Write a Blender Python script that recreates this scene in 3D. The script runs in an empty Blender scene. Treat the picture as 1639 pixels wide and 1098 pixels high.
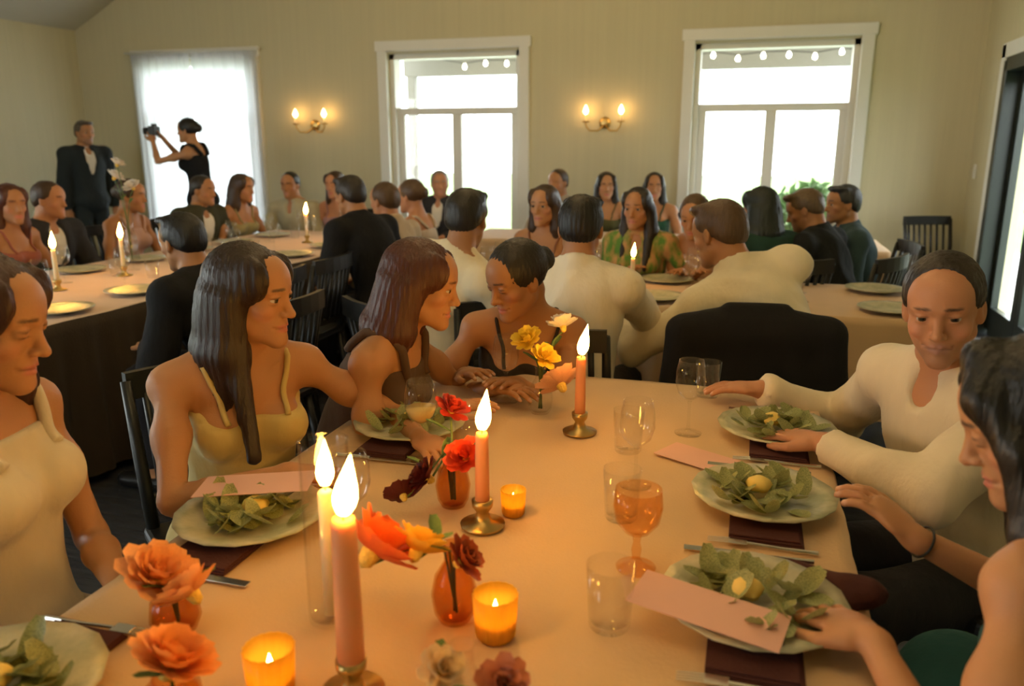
import bpy, bmesh, math, random
import numpy as np
from mathutils import Vector, Matrix

# ------------------------------------------------------------------ camera, sky, exposure
scene = bpy.context.scene
COL = scene.collection
R = math.radians

cam_data = bpy.data.cameras.new('camera')
cam_data.sensor_width = 36.0
cam_data.lens = 28.005
cam_data.clip_start = 0.03
cam_data.dof.use_dof = True
cam_data.dof.focus_distance = 2.0
cam_data.dof.aperture_fstop = 3.2
cam = bpy.data.objects.new('camera', cam_data)
cam.location = (0, 0, 1.47)
cam.rotation_euler = (R(76), 0, R(16.5))
COL.objects.link(cam)
scene.camera = cam

world = bpy.data.worlds.new('sky')
scene.world = world
world.use_nodes = True
wn = world.node_tree
wn.nodes['Background'].inputs['Color'].default_value = (0.95, 0.98, 1.0, 1)
wn.nodes['Background'].inputs['Strength'].default_value = 9.5

scene.view_settings.view_transform = 'Standard'
scene.view_settings.look = 'None'
scene.view_settings.exposure = 0.0
scene.view_settings.gamma = 1.0
scene.view_settings.use_curve_mapping = False
scene.cycles.transparent_max_bounces = 32

FLAME_STRENGTH = 125.0
ADDED_CHANDELIER_STRENGTH = 335.0
SCONCE_STRENGTH = 34.0


def portal(loc, rot, sx, sy):
    l = bpy.data.lights.new('daylight_portal', 'AREA')
    l.shape = 'RECTANGLE'
    l.size, l.size_y = sx, sy
    l.cycles.is_portal = True
    o = bpy.data.objects.new('daylight_portal', l)
    o.location, o.rotation_euler = loc, rot
    COL.objects.link(o)


for px in (-5.93, -2.94, 0.12):
    portal((px, 8.05, 1.27), (R(-90), 0, 0), 1.5, 2.3)       # light goes into the room (-Y)
portal((1.95, 6.35, 1.1), (0, R(90), 0), 2.2, 1.6)
for py in (-1.2, 2.2):
    portal((-7.68, py, 1.4), (0, R(-90), 0), 2.2, 1.7)

for px in (-4.6,):
    portal((px, -3.17, 1.5), (R(90), 0, 0), 1.9, 2.1)

# ------------------------------------------------------------------ materials
MATS = {}


def mat(name, col, rough=0.6, var=0.0, vscale=6.0, bump=0.0, bscale=40.0, spec=0.4, metal=0.0, sheen=0.0,
        stretch=(1, 1, 1), col2=None, sss=0.0, attr=None, transl=0.0):
    if name in MATS:
        return MATS[name]
    m = bpy.data.materials.new(name)
    m.use_nodes = True
    nt = m.node_tree
    N, L = nt.nodes, nt.links
    b = N['Principled BSDF']
    b.inputs['Base Color'].default_value = (*col, 1)
    b.inputs['Roughness'].default_value = rough
    b.inputs['Specular IOR Level'].default_value = spec
    b.inputs['Metallic'].default_value = metal
    if sheen:
        b.inputs['Sheen Weight'].default_value = sheen
    if sss:
        b.inputs['Subsurface Weight'].default_value = sss
        b.inputs['Subsurface Radius'].default_value = (0.012, 0.005, 0.003)
        b.inputs['Subsurface Scale'].default_value = 1.0
    tc = N.new('ShaderNodeTexCoord')
    mp = N.new('ShaderNodeMapping')
    mp.inputs['Scale'].default_value = stretch
    L.new(tc.outputs['Object'], mp.inputs['Vector'])
    src = None
    if attr:
        at = N.new('ShaderNodeAttribute')
        at.attribute_name = attr
        src = at.outputs['Color']
        L.new(src, b.inputs['Base Color'])
    if var or col2:
        nz = N.new('ShaderNodeTexNoise')
        nz.inputs['Scale'].default_value = vscale
        nz.inputs['Detail'].default_value = 5
        L.new(mp.outputs['Vector'], nz.inputs['Vector'])
        mx = N.new('ShaderNodeMix')
        mx.data_type = 'RGBA'
        if col2:
            cr = N.new('ShaderNodeValToRGB')
            cr.color_ramp.elements[0].position = 0.38
            cr.color_ramp.elements[1].position = 0.62
            L.new(nz.outputs['Fac'], cr.inputs['Fac'])
            L.new(cr.outputs['Color'], mx.inputs['Factor'])
            mx.inputs['A'].default_value = (*col, 1)
            mx.inputs['B'].default_value = (*col2, 1)
        else:
            L.new(nz.outputs['Fac'], mx.inputs['Factor'])
            mx.inputs['A'].default_value = (*[c * (1 - var) for c in col], 1)
            mx.inputs['B'].default_value = (*[min(1, c * (1 + var)) for c in col], 1)
        if not src:
            L.new(mx.outputs['Result'], b.inputs['Base Color'])
    if bump:
        nb = N.new('ShaderNodeTexNoise')
        nb.inputs['Scale'].default_value = bscale
        nb.inputs['Detail'].default_value = 4
        L.new(mp.outputs['Vector'], nb.inputs['Vector'])
        bp = N.new('ShaderNodeBump')
        bp.inputs['Strength'].default_value = bump
        bp.inputs['Distance'].default_value = 0.01
        L.new(nb.outputs['Fac'], bp.inputs['Height'])
        L.new(bp.outputs['Normal'], b.inputs['Normal'])
    if transl:
        out = N['Material Output']
        tr = N.new('ShaderNodeBsdfTranslucent')
        tr.inputs['Color'].default_value = (*col, 1)
        ms = N.new('ShaderNodeMixShader')
        ms.inputs['Fac'].default_value = transl
        L.new(b.outputs['BSDF'], ms.inputs[1])
        L.new(tr.outputs['BSDF'], ms.inputs[2])
        L.new(ms.outputs['Shader'], out.inputs['Surface'])
    MATS[name] = m
    return m


def thin_glass(name, tint=(0.96, 0.98, 0.97), refl=0.10, rough=0.02):
    """Clear thin glass: tinted see-through with Fresnel reflections."""
    m = bpy.data.materials.new(name)
    m.use_nodes = True
    nt = m.node_tree
    N, L = nt.nodes, nt.links
    N.remove(N['Principled BSDF'])
    t = N.new('ShaderNodeBsdfTransparent')
    t.inputs['Color'].default_value = (*tint, 1)
    g = N.new('ShaderNodeBsdfGlossy')
    g.inputs['Roughness'].default_value = rough
    f = N.new('ShaderNodeLayerWeight')
    f.inputs['Blend'].default_value = 0.5
    pw = N.new('ShaderNodeMath')
    pw.operation = 'POWER'
    pw.inputs[1].default_value = 4.0
    L.new(f.outputs['Facing'], pw.inputs[0])
    ad = N.new('ShaderNodeMath')
    ad.operation = 'MULTIPLY_ADD'
    ad.inputs[1].default_value = refl * 1.6
    ad.inputs[2].default_value = 0.035
    L.new(pw.outputs['Value'], ad.inputs[0])
    ms = N.new('ShaderNodeMixShader')
    L.new(ad.outputs['Value'], ms.inputs['Fac'])
    L.new(t.outputs['BSDF'], ms.inputs[1])
    L.new(g.outputs['BSDF'], ms.inputs[2])
    L.new(ms.outputs['Shader'], N['Material Output'].inputs['Surface'])
    MATS[name] = m
    return m


def emit(name, col, strength, col_low=None, z0=0.0, z1=1.0):
    m = bpy.data.materials.new(name)
    m.use_nodes = True
    nt = m.node_tree
    N, L = nt.nodes, nt.links
    N.remove(N['Principled BSDF'])
    e = N.new('ShaderNodeEmission')
    e.inputs['Color'].default_value = (*col, 1)
    e.inputs['Strength'].default_value = strength
    if col_low:
        tc = N.new('ShaderNodeTexCoord')
        sp = N.new('ShaderNodeSeparateXYZ')
        L.new(tc.outputs['Generated'], sp.inputs['Vector'])
        cr = N.new('ShaderNodeValToRGB')
        cr.color_ramp.elements[0].position = z0
        cr.color_ramp.elements[0].color = (*col_low, 1)
        cr.color_ramp.elements[1].position = z1
        cr.color_ramp.elements[1].color = (*col, 1)
        L.new(sp.outputs['Z'], cr.inputs['Fac'])
        L.new(cr.outputs['Color'], e.inputs['Color'])
    L.new(e.outputs['Emission'], N['Material Output'].inputs['Surface'])
    MATS[name] = m
    return m


# ------------------------------------------------------------------ object helpers
def tag(o, label=None, cat=None, group=None, kind=None):
    if label:
        o['label'] = label
    if cat:
        o['category'] = cat
    if group:
        o['group'] = group
    if kind:
        o['kind'] = kind
    return o


def empty(name, loc=(0, 0, 0), rz=0.0, label=None, cat=None, group=None, kind=None):
    o = bpy.data.objects.new(name, None)
    o.location = loc
    o.rotation_euler = (0, 0, rz)
    o.empty_display_size = 0.05
    COL.objects.link(o)
    return tag(o, label, cat, group, kind)


def link_mesh(name, me, m=None, parent=None, loc=(0, 0, 0), rot=(0, 0, 0)):
    o = bpy.data.objects.new(name, me)
    COL.objects.link(o)
    if m and not me.materials:
        me.materials.append(m)
    o.location, o.rotation_euler = loc, rot
    if parent:
        o.parent = parent
    return o


def from_bm(name, bm, m, parent=None, smooth=True, loc=(0, 0, 0), rot=(0, 0, 0)):
    me = bpy.data.meshes.new(name)
    bmesh.ops.recalc_face_normals(bm, faces=bm.faces)
    bm.to_mesh(me)
    bm.free()
    if smooth:
        me.polygons.foreach_set('use_smooth', [True] * len(me.polygons))
    return link_mesh(name, me, m, parent, loc, rot)


def mesh_np(name, V, F, m, parent=None, smooth=True):
    me = bpy.data.meshes.new(name)
    F = np.asarray(F, dtype=np.int32)
    me.vertices.add(len(V))
    me.vertices.foreach_set('co', np.asarray(V, dtype=np.float32).ravel())
    n = F.shape[1]
    me.loops.add(F.size)
    me.loops.foreach_set('vertex_index', F.ravel())
    me.polygons.add(len(F))
    me.polygons.foreach_set('loop_start', np.arange(0, F.size, n, dtype=np.int32))
    me.polygons.foreach_set('loop_total', np.full(len(F), n, dtype=np.int32))
    me.update(calc_edges=True)
    me.validate()
    if smooth:
        me.polygons.foreach_set('use_smooth', np.ones(len(me.polygons), dtype=bool))
    return link_mesh(name, me, m, parent)


def add_box(bm, c, s, bevel=0.0, rz=0.0, rot=None):
    M = Matrix.Translation(c) @ (rot if rot else Matrix.Rotation(rz, 4, 'Z')) @ Matrix.Diagonal((*s, 1))
    r = bmesh.ops.create_cube(bm, size=1.0, matrix=M)
    if bevel:
        vs = set(r['verts'])
        es = [e for e in bm.edges if e.verts[0] in vs and e.verts[1] in vs]
        bmesh.ops.bevel(bm, geom=es, offset=bevel, segments=2, profile=0.5, affect='EDGES')


def box(name, c, s, m, parent=None, bevel=0.0, rz=0.0, rot=None):
    bm = bmesh.new()
    add_box(bm, c, s, bevel, rz, rot)
    return from_bm(name, bm, m, parent, smooth=False)


def add_tube(bm, pts, radii, segs=10, cap=True):
    pts = [Vector(p) for p in pts]
    rings = []
    prev = None
    for i, p in enumerate(pts):
        if i == 0:
            d = pts[1] - p
        elif i == len(pts) - 1:
            d = p - pts[i - 1]
        else:
            d = pts[i + 1] - pts[i - 1]
        d.normalize()
        a = prev if prev is not None else (Vector((1, 0, 0)) if abs(d.x) < 0.8 else Vector((0, 1, 0)))
        a = (a - d * a.dot(d)).normalized()
        prev = a
        b = d.cross(a)
        r = radii[i] if isinstance(radii, (list, tuple)) else radii
        rings.append([bm.verts.new(p + a * math.cos(t) * r + b * math.sin(t) * r)
                      for t in [2 * math.pi * k / segs for k in range(segs)]])
    for i in range(len(rings) - 1):
        for k in range(segs):
            bm.faces.new((rings[i][k], rings[i][(k + 1) % segs], rings[i + 1][(k + 1) % segs], rings[i + 1][k]))
    if cap:
        bm.faces.new(list(reversed(rings[0])))
        bm.faces.new(rings[-1])


def tube(name, pts, radii, m, parent=None, segs=10):
    bm = bmesh.new()
    add_tube(bm, pts, radii, segs)
    return from_bm(name, bm, m, parent)


def add_lathe(bm, prof, segs=24, wave=0.0, nwave=0, c=(0, 0, 0)):
    rings = []
    for r, z in prof:
        if r < 1e-5:
            rings.append([bm.verts.new((c[0], c[1], c[2] + z))])
        else:
            rings.append([bm.verts.new((c[0] + (r * (1 + wave * math.cos(nwave * t))) * math.cos(t),
                                        c[1] + (r * (1 + wave * math.cos(nwave * t))) * math.sin(t), c[2] + z))
                          for t in [2 * math.pi * k / segs for k in range(segs)]])
    for a, b in zip(rings[:-1], rings[1:]):
        for k in range(segs):
            k2 = (k + 1) % segs
            if len(a) == 1 and len(b) == 1:
                continue
            if len(a) == 1:
                bm.faces.new((a[0], b[k], b[k2]))
            elif len(b) == 1:
                bm.faces.new((a[k], b[0], a[k2]))
            else:
                bm.faces.new((a[k], b[k], b[k2], a[k2]))


def lathe(name, prof, m, parent=None, segs=24, wave=0.0, nwave=0, c=(0, 0, 0)):
    bm = bmesh.new()
    add_lathe(bm, prof, segs, wave, nwave, c)
    return from_bm(name, bm, m, parent)


def children_map():
    d = {}
    for o in COL.objects:
        if o.parent:
            d.setdefault(o.parent.name, []).append(o)
    return d


def copy_tree(o, loc=None, rz=None, label=None, group=None, parent=None, kids=None):
    kids = kids if kids is not None else children_map()
    c = o.copy()
    COL.objects.link(c)
    if parent:
        c.parent = parent
    for ch in kids.get(o.name, []):
        copy_tree(ch, parent=c, kids=kids)
    if loc is not None:
        c.location = loc
    if rz is not None:
        c.rotation_euler = (0, 0, rz)
    if label:
        c['label'] = label
    if group:
        c['group'] = group
    return c


# ------------------------------------------------------------------ palette
M_wall = mat('painted_panelling', (0.56, 0.515, 0.345), 0.75, var=0.07, vscale=3, bump=0.25, bscale=9, stretch=(9, 9, 0.25))
M_ceil = mat('ceiling_paint', (0.52, 0.49, 0.40), 0.8, var=0.03)
M_trim = mat('white_trim_paint', (0.72, 0.72, 0.68), 0.45, var=0.03)
M_floor = mat('dark_floor_boards', (0.045, 0.048, 0.055), 0.24, var=0.4, vscale=5, bump=0.08, bscale=18, stretch=(1, 9, 1), spec=0.6)
M_dark_frame = mat('dark_green_joinery', (0.018, 0.024, 0.020), 0.35, var=0.2)
M_pane = thin_glass('window_glass', (0.97, 0.99, 0.98), 0.1)
M_glass = thin_glass('clear_drinking_glass', (0.985, 0.985, 0.98), 0.25, 0.03)
M_amber = thin_glass('amber_glass', (1.0, 0.85, 0.66), 0.25, 0.03)
M_yellow_glass = mat('yellow_frosted_glass', (0.95, 0.66, 0.12), 0.25, transl=0.75)
M_brown_glass = thin_glass('brown_bottle_glass', (0.92, 0.70, 0.46), 0.3, 0.05)
M_cloth = mat('blush_table_linen', (0.62, 0.43, 0.25), 0.85, var=0.05, vscale=9, bump=0.12, bscale=160, sheen=0.15)
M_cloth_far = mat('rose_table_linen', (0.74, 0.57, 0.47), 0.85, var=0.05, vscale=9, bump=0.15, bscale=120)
M_cloth_shade = mat('shade_coloured_linen', (0.045, 0.032, 0.020), 0.9, var=0.15, vscale=7, bump=0.2, bscale=120)  # shade on the hanging sides, put into the linen colour
M_wood = mat('table_wood', (0.20, 0.12, 0.06), 0.5, var=0.25, stretch=(1, 8, 1))
M_black = mat('black_lacquered_wood', (0.012, 0.012, 0.011), 0.4, var=0.3)
M_brass = mat('aged_brass', (0.55, 0.38, 0.14), 0.35, metal=1.0, var=0.1)
M_steel = mat('polished_cutlery', (0.72, 0.70, 0.66), 0.16, metal=1.0)
M_plate = mat('pale_green_glaze', (0.60, 0.56, 0.40), 0.3, col2=(0.36, 0.38, 0.25), vscale=16, bump=0.3, bscale=45)
M_napkin = mat('burgundy_napkin_linen', (0.065, 0.018, 0.016), 0.9, var=0.15, bump=0.2, bscale=150)
M_card = mat('pink_menu_card', (0.74, 0.44, 0.37), 0.7, var=0.03)
M_butter = mat('butter_yellow', (0.85, 0.62, 0.16), 0.5, var=0.08, sss=0.1)
M_candle = mat('peach_candle_wax', (0.82, 0.34, 0.15), 0.5, var=0.05, sss=0.3)
M_wax = mat('ivory_wax', (0.85, 0.74, 0.5), 0.5, sss=0.3)
M_wick = mat('charred_wick', (0.02, 0.015, 0.012), 0.9)
M_flame = emit('candle_flame', (1.0, 0.50, 0.09), FLAME_STRENGTH, (1.0, 0.34, 0.04), 0.0, 0.35)
M_sconce_flame = emit('sconce_bulb', (1.0, 0.55, 0.18), SCONCE_STRENGTH)
M_added_bulb = emit('added_chandelier_bulb', (1.0, 0.70, 0.33), ADDED_CHANDELIER_STRENGTH)  # bulbs of the added, unseen ceiling lamps
M_festoon = emit('festoon_bulb', (1.0, 0.88, 0.65), 40.0)
M_stem = mat('flower_stem_green', (0.10, 0.16, 0.05), 0.6, var=0.2)
M_leaf = mat('garden_leaf', (0.09, 0.17, 0.06), 0.6, col2=(0.16, 0.25, 0.08), vscale=4, transl=0.3)
M_salad = mat('salad_leaf', (0.46, 0.46, 0.20), 0.5, col2=(0.15, 0.20, 0.07), vscale=30, transl=0.2)
M_bread = mat('bread_crust', (0.40, 0.16, 0.07), 0.6, var=0.3, vscale=18, bump=0.4, bscale=50)
M_sheer = mat('sheer_white_voile', (0.90, 0.92, 0.95), 0.8, transl=0.7)
M_plastic = mat('black_camera_body', (0.015, 0.015, 0.015), 0.4)
M_render = mat('porch_paint', (0.26, 0.25, 0.23), 0.7, var=0.05)
M_lawn = mat('lawn_green', (0.14, 0.22, 0.07), 0.9, var=0.3, vscale=3, bump=0.5, bscale=30)
M_pav = mat('terrace_paving', (0.55, 0.53, 0.5), 0.8, var=0.1, vscale=2)

# ------------------------------------------------------------------ room shell
XL, XR, YB, YF = -7.5, 1.78, 7.83, -3.0
EAVE, RIDGE, XM = 2.72, 5.05, -2.86
TH = 0.22
WIN = (-5.93, -2.94, 0.12)
OW, OT, OB = 0.70, 2.36, 0.16            # half width, top and bottom of a window opening


def prism_wall(name, xs, zs_top, y0, y1, holes):
    """Gabled wall in the XZ plane built from slabs around its openings (one mesh)."""
    bm = bmesh.new()
    top = lambda x: EAVE + (RIDGE - EAVE) * (1 - abs(x - XM) / (XR - XM if x > XM else XM - XL))
    cuts = sorted(set([XL - TH, XL, XM, XR, XR + TH] + [h[0] for h in holes] + [h[1] for h in holes]))
    for a, b in zip(cuts[:-1], cuts[1:]):
        hs = [h for h in holes if h[0] <= a + 1e-6 and b <= h[1] + 1e-6]
        spans = [(0.0, hs[0][2]), (hs[0][3], None)] if hs else [(0.0, None)]
        for lo, hi in spans:
            ha = hi if hi is not None else max(top(a), EAVE - 0.3)
            hb = hi if hi is not None else max(top(b), EAVE - 0.3)
            v = [bm.verts.new(p) for p in ((a, y0, lo), (b, y0, lo), (b, y0, hb), (a, y0, ha),
                                           (a, y1, lo), (b, y1, lo), (b, y1, hb), (a, y1, ha))]
            for f in ((0, 1, 2, 3), (5, 4, 7, 6), (0, 4, 5, 1), (2, 6, 7, 3), (1, 5, 6, 2), (0, 3, 7, 4)):
                bm.faces.new([v[i] for i in f])
    o = from_bm(name, bm, M_wall, smooth=False)
    return tag(o, kind='structure')


wb = prism_wall('wall_back', None, None, YB, YB + TH, [(x - OW, x + OW, OB, OT) for x in WIN])
tag(wb, 'beige panelled gable wall holding three tall windows', 'wall')
wf = prism_wall('wall_front', None, None, YF - TH, YF, [(-5.5, -3.7, 0.3, 2.5)])  # opening for the added rear window
tag(wf, 'beige gable wall behind the dinner tables', 'wall')
SW = ((-2.1, -0.3), (1.3, 3.1))          # two unseen side wall windows, added for more daylight
bm = bmesh.new()
for y0, y1, z0, z1 in ((YF, SW[0][0], 0, EAVE), (SW[0][1], SW[1][0], 0, EAVE), (SW[1][1], YB, 0, EAVE), (*SW[0], 0, 0.3), (*SW[0], 2.5, EAVE), (*SW[1], 0, 0.3), (*SW[1], 2.5, EAVE)):
    add_box(bm, (XL - TH / 2, (y0 + y1) / 2, (z0 + z1) / 2), (TH, y1 - y0, z1 - z0))
wl = tag(from_bm('wall_left', bm, M_wall, smooth=False), 'shaded beige side wall at the far corner', 'wall', kind='structure')
DY0, DY1, DT = 5.6, 7.06, 2.08
bm = bmesh.new()
for y0, y1, z0, z1 in ((YF, DY0, 0, EAVE), (DY1, YB, 0, EAVE), (DY0, DY1, DT, EAVE)):
    add_box(bm, (XR + TH / 2, (y0 + y1) / 2, (z0 + z1) / 2), (TH, y1 - y0, z1 - z0))
wr = tag(from_bm('wall_right', bm, M_wall, smooth=False), 'pale side wall with a dark framed glass door', 'wall', kind='structure')
tag(box('floor', ((XL + XR) / 2, (YB + YF) / 2, -0.05), (XR - XL + 2 * TH, YB - YF + 2 * TH, 0.1), M_floor), 'dark polished timber floor', 'floor', kind='structure')
for nm, x0, x1, lb in (('ceiling_left', XL - TH, XM, 'pale sloping ceiling over the left half of the hall'), ('ceiling_right', XM, XR + TH, 'pale sloping ceiling over the right half of the hall')):
    bm = bmesh.new()
    tp = lambda x: EAVE + (RIDGE - EAVE) * (1 - abs(x - XM) / (XR - XM if x > XM else XM - XL))
    vs = []
    for dz in (0, 0.15):
        for (x, y) in ((x0, YF - TH), (x1, YF - TH), (x1, YB + TH), (x0, YB + TH)):
            vs.append(bm.verts.new((x, y, tp(x) + dz)))
    for f in ((0, 1, 2, 3), (4, 7, 6, 5), (0, 4, 5, 1), (1, 5, 6, 2), (2, 6, 7, 3), (3, 7, 4, 0)):
        bm.faces.new([vs[i] for i in f])
    tag(from_bm(nm, bm, M_ceil, smooth=False), lb, 'ceiling', kind='structure')
segs = [XL, WIN[0] - OW - 0.1, WIN[0] + OW + 0.1, WIN[1] - OW - 0.1, WIN[1] + OW + 0.1, WIN[2] - OW - 0.1, WIN[2] + OW + 0.1, XR]
bm = bmesh.new()
for a, b in zip(segs[0::2], segs[1::2]):
    add_box(bm, ((a + b) / 2, YB - 0.012, 0.08), (b - a, 0.024, 0.16), 0.004)
M_base = mat('baseboard_paint', (0.20, 0.17, 0.12), 0.5, var=0.05)
tag(from_bm('baseboard_back', bm, M_base, smooth=False), 'baseboard running along the window wall', 'baseboard', kind='structure')
tag(box('baseboard_left', (XL + 0.012, (YB + YF) / 2, 0.08), (0.024, YB - YF - 0.1, 0.16), M_base), 'baseboard along the shaded side wall', 'baseboard', kind='structure')
tag(box('baseboard_right', (XR - 0.012, (DY1 + 0.1 + YB) / 2, 0.08), (0.024, YB - DY1 - 0.16, 0.16), M_base), 'baseboard between the glass door and the corner', 'baseboard', kind='structure')


def window(n, xc, label):
    r = empty('window_%d' % n, (xc, YB, 0), label=label, cat='window', kind='structure')
    t = 0.10
    yf = -0.015
    for sx in (-1, 1):
        box('casing', (sx * (OW + t / 2), yf, OT / 2 + 0.02), (t, 0.05, OT + 0.04), M_trim, r, 0.006)
    box('head_casing', (0, yf, OT + t / 2 + 0.02), (2 * OW + 2 * t + 0.04, 0.06, t), M_trim, r, 0.008)
    box('sill', (0, -0.02, OB - 0.03), (2 * OW, 0.11, 0.06), M_trim, r, 0.006)
    yg = 0.14
    for sx in (-1, 1):
        box('jamb', (sx * (OW - 0.025), yg - 0.01, (OT + OB) / 2), (0.05, 0.16, OT - OB), M_trim, r)
    box('head_jamb', (0, yg - 0.01, OT - 0.025), (2 * OW, 0.16, 0.05), M_trim, r)
    box('transom', (0, yg, 1.80), (2 * OW - 0.1, 0.07, 0.07), M_trim, r, 0.006)
    box('mullion', (0, yg, (1.765 + OB) / 2), (0.10, 0.07, 1.765 - OB), M_trim, r, 0.006)
    box('bottom_rail', (0, yg, OB + 0.08), (2 * OW - 0.1, 0.055, 0.16), M_trim, r, 0.004)
    for sx in (-1, 1):
        box('stile', (sx * (OW - 0.085), yg, (1.765 + OB) / 2), (0.07, 0.055, 1.765 - OB), M_trim, r, 0.004)
        box('pane', (sx * 0.33, yg, 1.04), (0.58, 0.006, 1.44), M_pane, r)
    box('pane', (0, yg, 2.07), (1.28, 0.006, 0.47), M_pane, r)
    return r


window(1, WIN[0], 'tall white framed window veiled by sheer curtains, farthest from the glass door')
window(2, WIN[1], 'tall white framed window between the two wall sconces')
window(3, WIN[2], 'tall white framed window nearest the dark glass door')

WL = ('in the shaded side wall, nearer the camera end', 'in the shaded side wall, nearer the corner', 'in the gable wall behind the camera')  # unseen windows, added to bring daylight onto the far wall and guests
for n, (y0, y1) in ((4, SW[0]), (5, SW[1]), (6, (-5.5, -3.7))):
    r = empty('window_%d' % n, (XL, (y0 + y1) / 2, 0) if n < 6 else ((y0 + y1) / 2, YF, 0), 0 if n < 6 else R(90), label='added unseen white framed window %s' % WL[n - 4], cat='window', kind='structure')
    h = (y1 - y0) / 2
    for sy in (-1, 1):
        box('casing', (0.015, sy * (h + 0.05), 1.4), (0.05, 0.10, 2.4), M_trim, r, 0.006)
        box('jamb', (-0.12, sy * (h - 0.025), 1.4), (0.10, 0.05, 2.2), M_trim, r)
    for z in (0.25, 2.55):
        box('casing', (0.015, 0, z), (0.05, 2 * h + 0.2, 0.10), M_trim, r, 0.006)
    box('mullion', (-0.12, 0, 1.4), (0.06, 0.08, 2.2), M_trim, r)
    for sy in (-1, 1):
        box('pane', (-0.12, sy * (h + 0.02) / 2, 1.4), (0.006, h - 0.08, 2.18), M_pane, r)
tag(box('ground_meadow', (-24, 0, -0.12), (32, 24, 0.1), M_lawn), 'meadow outside the side windows', 'lawn', kind='structure')

dr = empty('door_1', (XR, 0, 0), label='dark framed glass door in the side wall', cat='door', kind='structure')
bw = 0.09
for y in (DY0, DY1):
    box('frame_post', (0.05, y, DT / 2), (0.16, bw, DT), M_dark_frame, dr, 0.006)
box('frame_head', (0.05, (DY0 + DY1) / 2, DT - 0.03), (0.16, DY1 - DY0, 0.10), M_dark_frame, dr, 0.006)
for k in range(2):
    y0 = DY0 + 0.05 + k * 0.69
    lf = box('leaf_stile', (0.10, y0 + 0.045, DT / 2), (0.05, 0.09, DT - 0.1), M_dark_frame, dr)
    box('leaf_stile', (0.10, y0 + 0.635, DT / 2), (0.05, 0.09, DT - 0.1), M_dark_frame, dr)
    box('leaf_rail', (0.10, y0 + 0.34, 0.12), (0.05, 0.52, 0.22), M_dark_frame, dr)
    box('leaf_rail', (0.10, y0 + 0.34, DT - 0.12), (0.05, 0.52, 0.10), M_dark_frame, dr)
    box('pane', (0.10, y0 + 0.34, 1.06), (0.006, 0.52, 1.7), M_pane, dr)
tube('door_handle', [(0.05, 6.30, 1.02), (0.03, 6.30, 1.02), (0.03, 6.22, 1.02)], 0.009, M_brass, dr)
tr1 = tag(box('trim_1', (XR - 0.012, DY1 + 0.10, 1.1), (0.03, 0.11, 2.2), M_trim, bevel=0.005), 'white upright trim beside the dark glass door', 'trim', kind='structure')
tr2 = tag(box('trim_2', (XR - 0.012, (DY0 + DY1) / 2, DT + 0.075), (0.03, DY1 - DY0 + 0.3, 0.11), M_trim, bevel=0.005), 'white trim over the dark glass door', 'trim', kind='structure')
sw = empty('light_switch', (XR, 7.63, 1.25), label='small light switch on the pale wall by the corner', cat='switch')
box('switch_plate', (-0.005, 0, 0), (0.010, 0.075, 0.12), M_trim, sw, 0.003)
box('rocker', (-0.012, 0, 0), (0.008, 0.028, 0.05), M_trim, sw, 0.002)

# sheer curtains on the first window
def curtain(x0, x1, label, seed):
    rnd = random.Random(seed)
    nx, nz = 60, 10
    V, F = [], []
    for j in range(nz + 1):
        z = 0.06 + (2.43 - 0.06) * j / nz
        for i in range(nx + 1):
            u = i / nx
            V.append((x0 + (x1 - x0) * u, YB - 0.075 + 0.014 * math.sin(u * 38 + seed) * (1.0 - 0.4 * j / nz) + 0.005 * math.sin(u * 91 + j * 0.3), z))
    for j in range(nz):
        for i in range(nx):
            a = j * (nx + 1) + i
            F.append((a, a + 1, a + nx + 2, a + nx + 1))
    o = mesh_np('sheer_curtain', V, F, M_sheer)
    sm = o.modifiers.new('thickness', 'SOLIDIFY')
    sm.thickness = 0.001
    return tag(o, label, 'curtain')


curtain(-6.72, -5.955, 'sheer white curtain panel covering the half of the window by the far corner', 1)
curtain(-5.935, -5.13, 'sheer white curtain panel covering the window half nearer the sconce', 2)
rod = empty('curtain_rod', (-5.93, YB - 0.075, 2.45), label='thin rod carrying the two sheer curtains', cat='rod')
tube('pole', [(-0.86, 0, 0), (0.86, 0, 0)], 0.009, M_trim, rod, 8)
for sx in (-1, 1):
    tube('bracket', [(sx * 0.83, 0, 0), (sx * 0.83, 0.06, 0)], 0.008, M_trim, rod, 8)

# ------------------------------------------------------------------ outside
tag(box('ground_terrace', (-3, 10.4, -0.06), (16, 4.6, 0.1), M_pav), 'pale paved terrace beyond the windows', 'terrace', kind='structure')
tag(box('ground_lawn', (0, 26, -0.12), (60, 34, 0.1), M_lawn), 'green lawn beyond the terrace', 'lawn', kind='structure')
tag(box('ground_side_lawn', (12, 0, -0.12), (19.5, 24, 0.1), M_lawn), 'lawn outside the glass door', 'lawn', kind='structure')
pr = empty('porch_canopy', (-1.4, 9.3, 0), label='painted porch roof on slim posts outside the windows', cat='porch')
box('roof_slab', (0, 0, 2.86), (6.4, 2.5, 0.10), M_render, pr)
box('front_beam', (0, 1.15, 2.58), (6.4, 0.14, 0.46), M_render, pr, 0.01)
for x in (-3.1, 3.1):
    box('post', (x, 1.15, 1.2), (0.12, 0.12, 2.4), M_render, pr, 0.01)
fs = empty('string_lights', (0, 10.1, 0), label='string of festoon bulbs hanging under the porch beam', cat='string lights')
cab = [(-3.9 + 0.28 * i, 0, 2.52 - 0.05 * math.sin(i * 1.3) ** 2) for i in range(19)]
tube('cable', cab, 0.006, M_black, fs, 6)
bulb0 = None
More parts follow.
